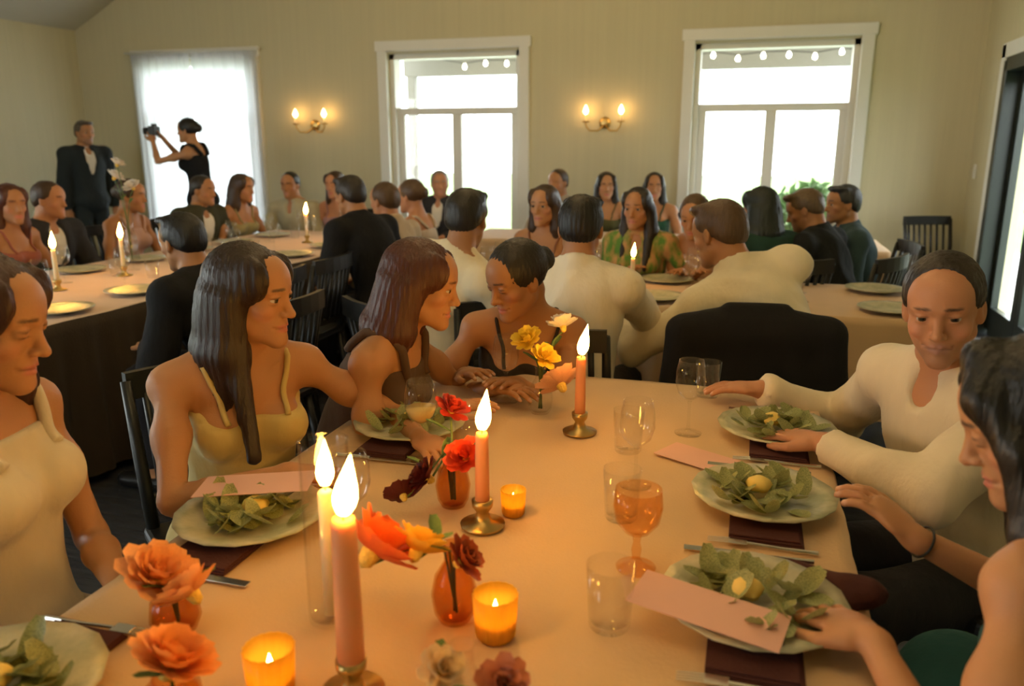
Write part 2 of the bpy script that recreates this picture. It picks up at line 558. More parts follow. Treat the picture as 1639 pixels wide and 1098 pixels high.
for i in range(1, 18):
    bl = lathe('bulb', [(0, -0.055), (0.018, -0.048), (0.026, -0.028), (0.018, -0.004), (0.010, 0.012), (0, 0.012)], M_festoon, fs, 10) if bulb0 is None else bulb0.copy()
    if bulb0 is None:
        bulb0 = bl
    else:
        COL.objects.link(bl)
        bl.parent = fs
    bl.location = (cab[i][0], cab[i][1], cab[i][2] - 0.02)


def shrub(loc, rx, rz, label, seed, n=900, leaf=0.075):
    rnd = np.random.default_rng(seed)
    r = empty('garden_shrub', loc, label=label, cat='shrub', group='shrubs beyond the windows')
    d = rnd.normal(size=(n, 3))
    d /= np.linalg.norm(d, axis=1)[:, None]
    c = d * (rnd.random(n) ** 0.4)[:, None] * np.array([rx, rx, rz]) + np.array([0, 0, rz * 1.05])
    a = rnd.normal(size=(n, 3))
    a /= np.linalg.norm(a, axis=1)[:, None]
    b = np.cross(a, rnd.normal(size=(n, 3)))
    b /= np.linalg.norm(b, axis=1)[:, None]
    V = np.stack([c - a * leaf, c + b * leaf * 0.45, c + a * leaf, c - b * leaf * 0.45], 1).reshape(-1, 3)
    F = np.arange(4 * n).reshape(-1, 4)
    f = mesh_np('foliage', V, F, M_leaf, r, False)
    f['kind'] = 'stuff'
    bm = bmesh.new()
    rr = random.Random(seed)
    for k in range(6):
        t = rr.uniform(0, 6.28)
        add_tube(bm, [(0, 0, 0), (0.3 * rx * math.cos(t), 0.3 * rx * math.sin(t), rz), (0.7 * rx * math.cos(t), 0.7 * rx * math.sin(t), rz * 1.6)], [0.02, 0.014, 0.006], 6)
    from_bm('branches', bm, M_wood, r)
    return r


shrub((-2.35, 9.3, -0.01), 0.38, 0.50, 'leafy green shrub outside the window between the sconces', 3)
shrub((0.55, 9.2, -0.01), 0.42, 0.55, 'leafy green shrub low outside the window by the glass door', 4)
shrub((-0.55, 9.4, -0.01), 0.40, 0.42, 'low green shrub at the inner side of the window by the glass door', 5)
shrub((3.4, 7.6, -0.08), 0.7, 0.8, 'broad green shrub outside the glass door', 6)
# ------------------------------------------------------------------ wall sconces
def sconce(x, label):
    r = empty('wall_sconce', (x, YB, 1.67), label=label, cat='wall lamp')
    lathe('back_plate', [(0, 0), (0.055, 0.0), (0.055, 0.012), (0.03, 0.022), (0, 0.022)], M_brass, r, 20).rotation_euler = (R(90), 0, 0)
    for s in (-1, 1):
        pts = [(0, -0.02, -0.02), (s * 0.06, -0.07, -0.075), (s * 0.13, -0.10, -0.075), (s * 0.165, -0.11, -0.03), (s * 0.168, -0.11, 0.0)]
        tube('arm', pts, [0.008, 0.008, 0.007, 0.007, 0.008], M_brass, r, 8)
        lathe('drip_cup', [(0, 0), (0.035, 0.006), (0.038, 0.014), (0.012, 0.012), (0, 0.012)], M_brass, r, 16).location = (s * 0.168, -0.11, 0.0)
        cn = lathe('candle_sleeve', [(0.012, 0.01), (0.012, 0.075), (0, 0.075)], M_wax, r, 12)
        cn.location = (s * 0.168, -0.11, 0.0)
        bb = lathe('flame_bulb', [(0, 0.07), (0.017, 0.085), (0.026, 0.105), (0.018, 0.13), (0.006, 0.155), (0, 0.163)], M_sconce_flame, r, 12)
        bb.location = (s * 0.168, -0.11, 0.0)
    return r


sconce(-4.5, 'twin armed brass wall sconce beside the sheer curtained window')
sconce(-1.39, 'twin armed brass wall sconce beside the window nearest the glass door')


# ------------------------------------------------------------------ unseen ring chandeliers, added to warm the turned backs and window wall
def chandelier(x, y, z, label):
    r = empty('added_ring_chandelier', (x, y, z), label=label, cat='chandelier', group='added unseen ring chandeliers')
    n = 8
    bm = bmesh.new()
    add_tube(bm, [(0.48 * math.cos(t), 0.48 * math.sin(t), 0) for t in np.linspace(0, 2 * math.pi, 49)], 0.011, 8, False)
    from_bm('ring', bm, M_brass, r)
    top = EAVE + (RIDGE - EAVE) * (1 - abs(x - XM) / (XR - XM)) - z
    tube('suspension_rod', [(0, 0, 0.55), (0, 0, top)], 0.008, M_brass, r, 8)
    lathe('ceiling_rose', [(0, 0), (0.06, 0.0), (0.05, -0.03), (0.01, -0.04), (0, -0.04)], M_brass, r, 16).location = (0, 0, top)
    bulb = sleeve = None
    for k in range(n):
        t = 2 * math.pi * k / n
        cx, cy = 0.48 * math.cos(t), 0.48 * math.sin(t)
        if k % 2 == 0:
            tube('stay', [(cx, cy, 0), (0, 0, 0.56)], 0.005, M_brass, r, 6)
        s = lathe('candle_sleeve', [(0, 0.008), (0.013, 0.008), (0.013, 0.085), (0, 0.085)], M_wax, r, 10) if sleeve is None else link_mesh('candle_sleeve', sleeve.data, None, r)
        b = lathe('bulb', [(0, 0.085), (0.016, 0.096), (0.025, 0.118), (0.017, 0.146), (0.005, 0.17), (0, 0.175)], M_added_bulb, r, 12) if bulb is None else link_mesh('bulb', bulb.data, None, r)
        sleeve, bulb = s, b
        s.location = b.location = (cx, cy, 0)
    return r


chandelier(-0.75, 0.75, 3.30, 'added unseen brass ring chandelier lighting the front table and turned backs')
chandelier(-1.30, 4.30, 3.50, 'added unseen brass ring chandelier brightening the middle of the hall')


# ------------------------------------------------------------------ tables and cloths
def table(x0, x1, y0, y1, label, tl, drop, m=None, seed=0, top_m=None):
    xc, yc, hx, hy = (x0 + x1) / 2, (y0 + y1) / 2, (x1 - x0) / 2, (y1 - y0) / 2
    t = empty('dining_table', (xc, yc, 0), label=label, cat='table')
    box('tabletop', (0, 0, 0.722), (2 * hx - 0.03, 2 * hy - 0.03, 0.04), M_wood, t, 0.006)
    for sx in (-1, 1):
        for sy in (-1, 1):
            tube('leg', [(sx * (hx - 0.12), sy * (hy - 0.14), 0.0), (sx * (hx - 0.10), sy * (hy - 0.12), 0.705)], [0.02, 0.028], M_wood, t, 8)
    # cloth
    rnd = np.random.default_rng(seed)
    nx, ny = max(20, int(hx * 2 / 0.025)), max(20, int(hy * 2 / 0.025))
    xs, ys = np.linspace(-hx, hx, nx + 1), np.linspace(-hy, hy, ny + 1)
    X, Y = np.meshgrid(xs, ys, indexing='ij')
    Z = np.full_like(X, 0.7475)
    for k in range(26):
        a = rnd.uniform(0, math.pi)
        f = rnd.uniform(4, 16)
        Z += 0.00035 * np.sin((X * math.cos(a) + Y * math.sin(a)) * f + rnd.uniform(0, 6.28))
    for k in range(16):                                     # soft creases
        cx, cy, a = rnd.uniform(-hx, hx), rnd.uniform(-hy, hy), rnd.normal(0.15, 0.35)
        d = (X - cx) * -math.sin(a) + (Y - cy) * math.cos(a)
        l = (X - cx) * math.cos(a) + (Y - cy) * math.sin(a)
        Z += 0.0035 * np.exp(-(d / 0.013) ** 2) * np.exp(-(l / 0.20) ** 2)
    V = np.stack([X, Y, Z], -1).reshape(-1, 3).tolist()
    vid = lambda i, j: i * (ny + 1) + j
    F = [(vid(i, j), vid(i + 1, j), vid(i + 1, j + 1), vid(i, j + 1)) for i in range(nx) for j in range(ny)]
    per = [(i, 0) for i in range(nx)] + [(nx, j) for j in range(ny)] + [(i, ny) for i in range(nx, 0, -1)] + [(0, j) for j in range(ny, 0, -1)]
    n = len(per)
    K = 14
    prev = [vid(*p) for p in per]
    ph = rnd.uniform(0, 6.28, 3)
    for k in range(1, K + 1):
        u = k / K
        row = []
        for q, (i, j) in enumerate(per):
            x, y = xs[i], ys[j]
            nxv = (-1 if i == 0 else 1 if i == nx else 0)
            nyv = (-1 if j == 0 else 1 if j == ny else 0)
            s = q / n * (4 * (hx + hy))
            am = 0.022 * u ** 0.8
            off = 0.004 + 0.02 * u + am * (math.sin(s * 27 + ph[0] + 1.2 * math.sin(s * 4.1)) + 0.5 * math.sin(s * 61 + ph[1]))
            off = max(off, 0.003)
            row.append(len(V))
            V.append((x + nxv * off, y + nyv * off, 0.7475 - drop * u))
        for q in range(n):
            q2 = (q + 1) % n
            F.append((prev[q], row[q], row[q2], prev[q2]))
        prev = row
    o = mesh_np('tablecloth', V, F, m or M_cloth)
    o.location = (xc, yc, 0)
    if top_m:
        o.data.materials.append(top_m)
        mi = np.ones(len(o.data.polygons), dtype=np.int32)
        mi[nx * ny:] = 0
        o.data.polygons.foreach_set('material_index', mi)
    tag(o, tl, 'tablecloth')
    return t


table(-1.00, 0.22, 0.10, 2.42, 'long dining table in front, under the blush cloth lit by candles', 'blush tablecloth on the long table in front', 0.17, seed=2)
table(-3.95, -2.72, 2.35, 6.10, 'long dining table running along the side of the sheer curtained window', 'floor length tablecloth on the long table by the far corner, its sides coloured as shade', 0.70, seed=5, m=M_cloth_shade, top_m=M_cloth_far)
table(-1.75, 0.90, 3.62, 4.50, 'dining table beyond the white shirted men with their backs turned', 'blush tablecloth on the table beyond the white shirted men', 0.45, seed=8)
table(-2.2, 0.95, 6.00, 6.75, 'farthest dining table, close along the window wall', 'blush tablecloth on the farthest table along the window wall', 0.45, seed=9)


# ------------------------------------------------------------------ chairs
def make_chair():
    r = empty('dining_chair', (0, 0, 0), cat='chair')
    box('seat', (0, 0, 0.445), (0.42, 0.42, 0.04), M_black, r, 0.012)
    for sx in (-1, 1):
        tube('leg', [(sx * 0.175, 0.175, 0.43), (sx * 0.195, 0.20, 0.0)], [0.019, 0.014], M_black, r, 8)
        tube('leg', [(sx * 0.175, -0.175, 0.43), (sx * 0.195, -0.24, 0.0)], [0.019, 0.014], M_black, r, 8)
        tube('back_post', [(sx * 0.185, -0.185, 0.42), (sx * 0.195, -0.215, 0.65), (sx * 0.20, -0.265, 0.86)], [0.018, 0.017, 0.014], M_black, r, 8)
    for z, y, h in ((0.845, -0.268, 0.075), (0.53, -0.205, 0.03)):
        bm = bmesh.new()
        for k in range(6):
            a0, a1 = -1 + k / 3, -1 + (k + 1) / 3
            p0, p1 = Vector((a0 * 0.20, y - 0.03 * (1 - a0 * a0), z)), Vector((a1 * 0.20, y - 0.03 * (1 - a1 * a1), z))
            d = p1 - p0
            add_box(bm, (p0 + p1) / 2, (d.length + 0.006, 0.022, h), 0.0, math.atan2(d.y, d.x))
        from_bm('top_rail' if z > 0.7 else 'low_rail', bm, M_black, r, smooth=False)
    for k in range(7):
        a = -0.78 + 0.26 * k
        tube('slat', [(a * 0.19, -0.205 - 0.03 * (1 - a * a), 0.53), (a * 0.195, -0.268 - 0.03 * (1 - a * a), 0.83)], 0.011, M_black, r, 6)
    for sx in (-1, 1):
        tube('stretcher', [(sx * 0.187, 0.19, 0.20), (sx * 0.187, -0.21, 0.20)], 0.009, M_black, r, 6)
    return r


CHAIR0 = make_chair()
CHAIR_KIDS = None
chair_count = [0]


def chair(x, y, rz, label, group='black slatted dining chairs'):
    global CHAIR_KIDS
    if chair_count[0] == 0:
        CHAIR_KIDS = {CHAIR0.name: [o for o in COL.objects if o.parent == CHAIR0]}
        c = CHAIR0
        c.location, c.rotation_euler = (x, y, 0), (0, 0, rz)
        tag(c, label, 'chair', group)
    else:
        c = copy_tree(CHAIR0, (x, y, 0), rz, label, group, kids=CHAIR_KIDS)
    chair_count[0] += 1
    return c


# ------------------------------------------------------------------ candles
FL_PROF = [(0, 0.0), (0.0065, 0.003), (0.0105, 0.012), (0.0115, 0.020), (0.0092, 0.034), (0.0052, 0.048), (0.0018, 0.060), (0, 0.066)]
flame_me = None


def flame(parent, z, s=1.0, tilt=0.0):
    global flame_me
    if flame_me is None:
        o = lathe('flame', FL_PROF, M_flame, parent, 14)
        flame_me = o.data
    else:
        o = link_mesh('flame', flame_me, None, parent)
    o.location = (0, 0, z)
    o.scale = (s, s, s)
    o.rotation_euler = (tilt * 0.4, tilt, 0)
    return o


def taper(x, y, z, h, label, s=1.0, tilt=0.1, r0=0.0125, cm=None, group=None, holder=True):
    r = empty('taper_candle', (x, y, z), label=label, cat='candle', group=group)
    if holder:
        lathe('candle_holder', [(0, 0), (0.042, 0.0), (0.044, 0.006), (0.018, 0.012), (0.012, 0.03), (0.020, 0.042), (0.021, 0.055), (0.013, 0.055), (0, 0.05)], M_brass, r, 20)
    lathe('wax_stick', [(0, 0.04), (r0 * 1.12, 0.04), (r0 * 1.1, 0.10), (r0, h - 0.012), (r0 * 0.86, h - 0.003), (r0 * 0.5, h - 0.005), (0, h - 0.006)], cm or M_candle, r, 16)
    tube('wick', [(0, 0, h - 0.008), (0.001, 0, h + 0.006)], 0.0012, M_wick, r, 5)
    flame(r, h + 0.002, s * 1.35, tilt)
    return r


Z = 0.7495
taper(-0.470, 0.830, Z, 0.262, 'peach taper candle burning nearest, beside the orange bloom', 1.0, 0.22, 0.0165)
taper(-0.458, 1.345, Z, 0.195, 'peach taper candle burning behind the red flowers', 0.95, 0.15, 0.0125)
taper(-0.383, 1.905, Z, 0.205, 'peach taper candle burning farthest along, in front of the white shirted man', 0.95, 0.2, 0.0125)
# candle inside a glass chimney
hc = empty('hurricane_candle', (-0.585, 0.985, Z), label='candle burning inside a tall clear glass chimney behind the nearest taper', cat='candle')
lathe('glass_chimney', [(0.036, 0.0), (0.037, 0.02), (0.037, 0.29), (0.0385, 0.295), (0.0365, 0.295), (0.0352, 0.288), (0.0352, 0.02), (0.034, 0.008), (0, 0.008), (0, 0), (0.036, 0)], M_glass, hc, 28)
lathe('wax_stick', [(0, 0.009), (0.013, 0.009), (0.012, 0.212), (0.007, 0.216), (0, 0.215)], M_wax, hc, 16)
tube('wick', [(0, 0, 0.212), (0, 0, 0.226)], 0.0012, M_wick, hc, 5)
flame(hc, 0.222, 1.15, 0.06)


def votive(x, y, label, m=None, s=1.0, group='ribbed glass votives'):
    r = empty('votive_candle', (x, y, Z), label=label, cat='votive', group=group)
    r.scale = (s, s, s)
    lathe('glass_cup', [(0, 0), (0.026, 0.0), (0.030, 0.006), (0.034, 0.072), (0.0325, 0.072), (0.0285, 0.010), (0, 0.010)], m or M_yellow_glass, r, 72, 0.025, 18)
    lathe('wax', [(0, 0.0105), (0.0265, 0.0105), (0.028, 0.03), (0, 0.031)], M_wax, r, 24)
    tube('wick', [(0, 0, 0.03), (0, 0, 0.039)], 0.0012, M_wick, r, 5)
    flame(r, 0.035, 0.42, 0.0)
    return r


votive(-0.325, 1.010, 'yellow ribbed glass votive beside the brown bud vase')
votive(-0.575, 0.800, 'yellow ribbed glass votive lowest in the photo, left of the nearest taper')
votive(-0.415, 1.41, 'small yellow ribbed glass votive just right of the red flowers', s=0.75)

for i, (x, y, lb) in enumerate(((-3.35, 3.18, 'ivory taper candle on the far table, nearest the corner end'), (-3.37, 3.66, 'ivory taper candle on the far table, middle of three'), (-3.20, 5.35, 'ivory taper candle on the far table, closest to the window wall'))):
    taper(x, y, Z, 0.21, lb, 1.0, 0.1, 0.011, M_wax, 'tapers on the far table')
taper(-0.55, 4.0, Z, 0.17, 'ivory taper candle on the table beyond the white shirted man', 0.8, 0.1, 0.011, M_wax)


# ------------------------------------------------------------------ flowers
def petal_mesh(name, L, W, cup, m, tip=1.0):
    nu, nv = 4, 4
    V, F = [], []
    for j in range(nv + 1):
        v = j / nv
        w = W * (math.sin(math.pi * min(1, 0.12 + 0.80 * v)) ** 0.7) * (0.35 + 0.65 * v if tip > 0.5 else 1.0)
        for i in range(nu + 1):
            u = -1 + 2 * i / nu
            V.append((u * w, L * v, cup * L * (v ** 2) * 0.5 + 0.25 * w * u * u - 0.1 * L * v ** 4 + 0.02 * L * math.sin(7 * u + 3 * v)))
    for j in range(nv):
        for i in range(nu):
            a = j * (nu + 1) + i
            F.append((a, a + 1, a + nu + 2, a + nu + 1))
    me = bpy.data.meshes.new(name)
    me.from_pydata(V, [], F)
    me.materials.append(m)
    me.polygons.foreach_set('use_smooth', [True] * len(F))
    return me


PET = {}


def bloom(parent, name, loc, rad, colname, col, layers=4, n=9, tilt=(0, 0), seed=0, core=(0.7, 0.5, 0.1)):
    rnd = random.Random(seed)
    m = mat('petal_' + colname, col, 0.55, var=0.22, vscale=20, transl=0.35)
    key = colname
    if key not in PET:
        PET[key] = petal_mesh('petal', 1.0, 0.42, 0.6, m)
    me = PET[key]
    core_m = mat('flower_core_' + colname, core, 0.7, var=0.2, bump=0.5, bscale=200)
    b = lathe(name, [(0, -0.35 * rad), (0.16 * rad, -0.25 * rad), (0.22 * rad, 0.0), (0.15 * rad, 0.22 * rad), (0, 0.28 * rad)], core_m, parent, 10)
    b.location = loc
    b.rotation_euler = (tilt[0], tilt[1], rnd.uniform(0, 6))
    for l in range(layers):
        k = n - l
        for q in range(k):
            p = link_mesh('petal', me, None, b)
            e = R(10 + 68 * l / max(1, layers - 1)) + rnd.uniform(-0.14, 0.14)
            a = 2 * math.pi * (q + 0.5 * (l % 2)) / k + rnd.uniform(-0.15, 0.15)
            s = rad * (1.0 - 0.13 * l) * rnd.uniform(0.9, 1.06)
            p.matrix_local = Matrix.Rotation(a, 4, 'Z') @ Matrix.Rotation(e, 4, 'X') @ Matrix.Translation((0, 0.06 * rad, 0)) @ Matrix.Diagonal((s * 1.1, s, s, 1))
    return b


def vase_with(x, y, vprof, vm, label, blooms, seed=0, vname='bud_vase', rim=0.1):
    r = empty('flower_vase', (x, y, Z), label=label, cat='flowers')
    lathe(vname, vprof, vm, r, 28)
    for q, (nm, loc, rad, cn, col, kw) in enumerate(blooms):
        l = Vector(loc)
        tube('stem', [(0.004 * math.cos(q), 0.004 * math.sin(q), 0.012), (l.x * 0.12, l.y * 0.12, rim), (l.x * 0.6, l.y * 0.6, rim + (l.z - rim) * 0.7), (l.x, l.y, l.z - rad * 0.25)], 0.0025, M_stem, r, 6)
        bloom(r, nm, loc, rad, cn, col, seed=seed + q, **kw)
        lf = link_mesh('leaf', PET.setdefault('leaf', petal_mesh('leaf', 1.0, 0.28, 0.3, M_leaf)), None, r)
        lf.matrix_local = Matrix.Translation((l.x * 0.4, l.y * 0.4, rim + (l.z - rim) * 0.45)) @ Matrix.Rotation(seed + q * 2.1, 4, 'Z') @ Matrix.Rotation(0.5, 4, 'X') @ Matrix.Diagonal((0.05, 0.06, 0.05, 1))
    return r


BUD = [(0, 0), (0.024, 0), (0.032, 0.015), (0.036, 0.045), (0.030, 0.075), (0.015, 0.10), (0.014, 0.125), (0.017, 0.13), (0.0145, 0.13), (0.0125, 0.122), (0.013, 0.10), (0.027, 0.073), (0.033, 0.045), (0.029, 0.017), (0.022, 0.006), (0, 0.006)]
vase_with(-0.400, 1.035, BUD, M_brown_glass, 'brown glass bud vase with a big orange bloom and a yellow bloom leaning over', [
    ('orange_bloom', (-0.108, -0.060, 0.128), 0.074, 'orange', (0.80, 0.16, 0.03), dict(tilt=(0.75, -0.2), n=10)),
    ('yellow_bloom', (-0.040, -0.050, 0.135), 0.050, 'yellow', (0.84, 0.48, 0.05), dict(tilt=(0.7, 0.1))),
    ('rust_bloom', (0.022, -0.030, 0.118), 0.038, 'rust', (0.42, 0.09, 0.03), dict(tilt=(0.9, 0.2))),
], 11, rim=0.125)
vase_with(-0.545, 1.415, BUD, M_brown_glass, 'bud vase of red and maroon flowers in front of the middle taper', [
    ('scarlet_bloom', (-0.01, 0.02, 0.195), 0.038, 'red', (0.42, 0.035, 0.02), dict(tilt=(0.5, 0.2))),
    ('scarlet_bloom', (0.045, -0.045, 0.125), 0.042, 'scarlet', (0.62, 0.06, 0.02), dict(tilt=(0.6, 0.4))),
    ('maroon_bloom', (-0.025, -0.07, 0.085), 0.044, 'maroon', (0.10, 0.014, 0.012), dict(tilt=(0.9, -0.5))),
    ('maroon_bloom', (-0.070, -0.09, 0.050), 0.036, 'maroon', (0.10, 0.014, 0.012), dict(tilt=(1.0, -0.8))),
], 21, rim=0.125)
vase_with(-0.52, 2.03, BUD, M_glass, 'glass bud vase of yellow and blush flowers before the leaning guests', [
    ('yellow_bloom', (-0.03, -0.02, 0.205), 0.045, 'lemon', (0.86, 0.62, 0.06), dict(tilt=(0.5, -0.3))),
    ('yellow_bloom', (0.02, -0.05, 0.170), 0.042, 'lemon', (0.86, 0.62, 0.06), dict(tilt=(0.6, 0.3))),
    ('blush_bloom', (0.075, -0.07, 0.105), 0.062, 'blush', (0.84, 0.50, 0.32), dict(tilt=(0.7, 0.5))),
    ('white_bloom', (0.05, 0.05, 0.235), 0.046, 'white', (0.80, 0.74, 0.66), dict(tilt=(0.4, 0.3))),
], 31, rim=0.125)
LOW = [(0, 0), (0.030, 0), (0.038, 0.02), (0.034, 0.05), (0.022, 0.062), (0.024, 0.066), (0.020, 0.064), (0.030, 0.048), (0.034, 0.02), (0.027, 0.006), (0, 0.006)]
vase_with(-0.800, 0.890, LOW, M_brown_glass, 'low brown vase with ruffled peach blooms on the cloth by the woman in white', [
    ('peach_bloom', (-0.03, 0.0, 0.078), 0.060, 'peach', (0.88, 0.42, 0.16), dict(tilt=(0.4, -0.4), n=11, layers=5)),
    ('peach_bloom', (0.045, -0.01, 0.072), 0.052, 'peach', (0.88, 0.42, 0.16), dict(tilt=(0.5, 0.6), n=11, layers=5)),
], 41, rim=0.06)
vase_with(-0.665, 0.72, LOW, M_brown_glass, 'low brown vase with a ruffled apricot bloom, lowest in the photo', [
    ('apricot_bloom', (0.0, 0.0, 0.078), 0.060, 'apricot', (0.86, 0.36, 0.10), dict(tilt=(0.4, 0.1), n=11, layers=5)),
], 47, rim=0.06)
vase_with(-0.30, 0.80, BUD, M_glass, 'clear bud vase of cream buds at the bottom edge of the photo', [
    ('cream_bloom', (-0.03, 0.0, 0.085), 0.032, 'cream', (0.80, 0.62, 0.38), dict(tilt=(0.6, -0.4))),
    ('rose_bloom', (0.05, 0.01, 0.075), 0.036, 'rose', (0.55, 0.22, 0.13), dict(tilt=(0.6, 0.4))),
], 51, rim=0.06)
TALL = [(0, 0), (0.05, 0), (0.045, 0.10), (0.030, 0.20), (0.040, 0.30), (0.038, 0.30), (0.027, 0.20), (0.041, 0.10), (0.045, 0.008), (0, 0.008)]
vase_with(-3.75, 4.15, TALL, M_glass, 'tall glass vase of white flowers on the far table by the corner', [
    ('white_bloom', (-0.06, 0, 0.52), 0.06, 'white', (0.80, 0.74, 0.66), dict(tilt=(0.5, -0.3))),
    ('white_bloom', (0.05, 0.02, 0.46), 0.06, 'white', (0.80, 0.74, 0.66), dict(tilt=(0.5, 0.3))),
    ('white_bloom', (0.0, -0.03, 0.60), 0.05, 'white', (0.80, 0.74, 0.66), dict(tilt=(0.5, 0.0))),
], 61, rim=0.28)

# ------------------------------------------------------------------ place settings
SAL = [petal_mesh('salad_leaf', 1.0, 0.40, 0.7, M_salad, 0), petal_mesh('salad_leaf', 1.0, 0.30, 1.1, M_salad, 0)]
PLATE = [(0, 0.0), (0.075, 0.0), (0.082, 0.004), (0.120, 0.014), (0.142, 0.019), (0.143, 0.022), (0.120, 0.018), (0.085, 0.008), (0, 0.007)]
plate_me = fork_me = None


def fork_meshes():
    bm = bmesh.new()
    add_tube(bm, [(0, -0.095, 0.004), (0, -0.03, 0.004), (0, 0.03, 0.006)], [0.005, 0.0035, 0.0032], 8)
    add_box(bm, (0, 0.045, 0.007), (0.021, 0.034, 0.0022), 0.0006)
    for k in range(4):
        add_tube(bm, [(-0.0085 + 0.0057 * k, 0.06, 0.007), (-0.0085 + 0.0057 * k, 0.10, 0.0045)], [0.0016, 0.001], 5)
    f = bpy.data.meshes.new('fork')
    bm.to_mesh(f)
    bm.free()
    bm = bmesh.new()
    add_tube(bm, [(0, -0.105, 0.004), (0, -0.02, 0.004)], [0.0058, 0.0042], 8)
    add_box(bm, (0.002, 0.05, 0.004), (0.017, 0.14, 0.0018), 0.0006)
    k = bpy.data.meshes.new('knife')
    bm.to_mesh(k)
    bm.free()
    for me in (f, k):
        me.materials.append(M_steel)
    return f, k


FORK, KNIFE = fork_meshes()


def setting(x, y, rz, who, seed, salad=True, napkin=True, menu=None, side=1):
    """rz: direction the guest faces (local +Y points to the table centre)."""
    rnd = random.Random(seed)
    Rm = Matrix.Rotation(rz, 4, 'Z')
    P = lambda a, b, z=0.0: tuple(Vector((x, y, Z + z)) + Rm @ Vector((a, b, 0)))
    if napkin:
        nb = bmesh.new()
        for k in range(3):
            add_box(nb, (0.001 * k, 0.002 * k, 0.003 + 0.0045 * k), (0.355 - 0.006 * k, 0.135 - 0.004 * k, 0.0042), 0.0015)
        o = from_bm('napkin', nb, M_napkin, smooth=False, loc=P(0, -0.005))
        o.rotation_euler = (0, 0, rz)
        tag(o, 'burgundy napkin under the plate ' + who, 'napkin', 'burgundy napkins')
    zp = 0.0135 if napkin else 0.001
    global plate_me
    p = lathe('dinner_plate', PLATE, M_plate, segs=48, wave=0.012, nwave=16) if plate_me is None else link_mesh('dinner_plate', plate_me)
    plate_me = p.data
    p.location = P(0, 0, zp)
    tag(p, 'pale green glazed plate ' + who, 'plate', 'dinner plates')
    if salad:
        s = empty('salad', P(0, 0, zp + 0.008), rz, 'leaf salad with butter ' + who, 'salad', 'plated salads')
        for k in range(40):
            lf = link_mesh('leaf', SAL[k % 2], None, s)
            a, d = rnd.uniform(0, 6.28), 0.092 * math.sqrt(rnd.random())
            lf.matrix_local = Matrix.Translation((d * math.cos(a), d * math.sin(a), 0.002 + 0.012 * (1 - d / 0.09) + rnd.uniform(0, 0.006))) @ Matrix.Rotation(rnd.uniform(0, 6.28), 4, 'Z') @ Matrix.Rotation(rnd.uniform(-0.1, 0.5), 4, 'X') @ Matrix.Scale(rnd.uniform(0.038, 0.062), 4)
        lathe('butter_knob', [(0, 0), (0.022, 0.002), (0.026, 0.012), (0.020, 0.022), (0.010, 0.028), (0, 0.027)], M_butter, s, 14, 0.08, 5).location = (0.0, 0.01, 0.014)
    for me, dx, nm in ((FORK, -0.185, 'fork'), (KNIFE, 0.190, 'knife')):
        o = link_mesh(nm, me, None, None, P(dx, 0.0, 0.0005), (0, 0, rz + rnd.uniform(-0.05, 0.05)))
        tag(o, 'steel %s by the plate %s' % (nm, who), nm, 'table cutlery')
    if menu:
        mx, my, mr, mz, tx = menu
        bm = bmesh.new()
        add_box(bm, (0, 0, 0), (0.10, 0.225, 0.0012), 0.0003)
        o = from_bm('menu_card', bm, M_card, smooth=False, loc=(mx, my, Z + mz))
        o.rotation_euler = (tx, 0, mr)
        tag(o, 'long pink menu card at the plate ' + who, 'card', 'pink menu cards')


setting(0.045, 1.175, R(90), 'nearest the dark haired woman in teal', 1, menu=(-0.020, 1.095, R(78), 0.050, R(4)))
setting(0.065, 1.590, R(90), 'midway between the woman in teal and the cream topped man', 2)
setting(0.100, 2.015, R(90), 'nearest the man in the cream top', 3, menu=(-0.06, 1.80, R(62), 0.004, 0))
setting(-0.885, 1.215, R(-90), 'beside the woman in the pale yellow dress', 4, menu=(-0.905, 1.265, R(-72), 0.066, R(3)))
setting(-0.915, 0.67, R(-90), 'in the near corner by the woman in white', 5)
setting(-0.80, 1.78, R(-90), 'before the auburn haired woman', 6)


def wine_glass(x, y, z, label, s=1.0, m=None, wine=None, group='wine glasses'):
    global WG
    prof = [(0.0045, 0.085), (0.012, 0.092), (0.030, 0.108), (0.038, 0.135), (0.037, 0.165), (0.031, 0.195), (0.0302, 0.195), (0.0358, 0.165), (0.0368, 0.135), (0.029, 0.110), (0.011, 0.0945), (0, 0.0935)]
    r = empty('wine_glass', (x, y, z), label=label, cat='wine glass', group=group)
    r.scale = (s, s, s)
    key = 'wg' + (m or M_glass).name
    if key not in PET:
        PET[key] = lathe('bowl', prof, m or M_glass, r, 24).data
        PET[key + 's'] = lathe('stem', [(0, 0), (0.034, 0), (0.035, 0.002), (0.012, 0.005), (0.005, 0.012), (0.0038, 0.03), (0.0038, 0.075), (0.0055, 0.0865), (0, 0.088)], m or M_glass, r, 20).data
    else:
        link_mesh('bowl', PET[key], None, r)
        link_mesh('stem', PET[key + 's'], None, r)
    if wine:
        wm = mat('wine_' + wine[0], wine[1], 0.1)
        lathe('wine', [(0, 0.0945), (0.011, 0.0955), (0.0285, 0.111), (0.0355, 0.130), (0, 0.130)], wm, r, 20)
    return r


def tumbler(x, y, z, label, s=1.0, group='water tumblers'):
    r = empty('tumbler', (x, y, z), label=label, cat='glass', group=group)
    r.scale = (s, s, s)
    if 'tum' not in PET:
        PET['tum'] = lathe('glass_body', [(0, 0), (0.030, 0), (0.032, 0.004), (0.038, 0.105), (0.0368, 0.105), (0.0305, 0.012), (0, 0.012)], M_glass, r, 24).data
    else:
        link_mesh('glass_body', PET['tum'], None, r)
    return r


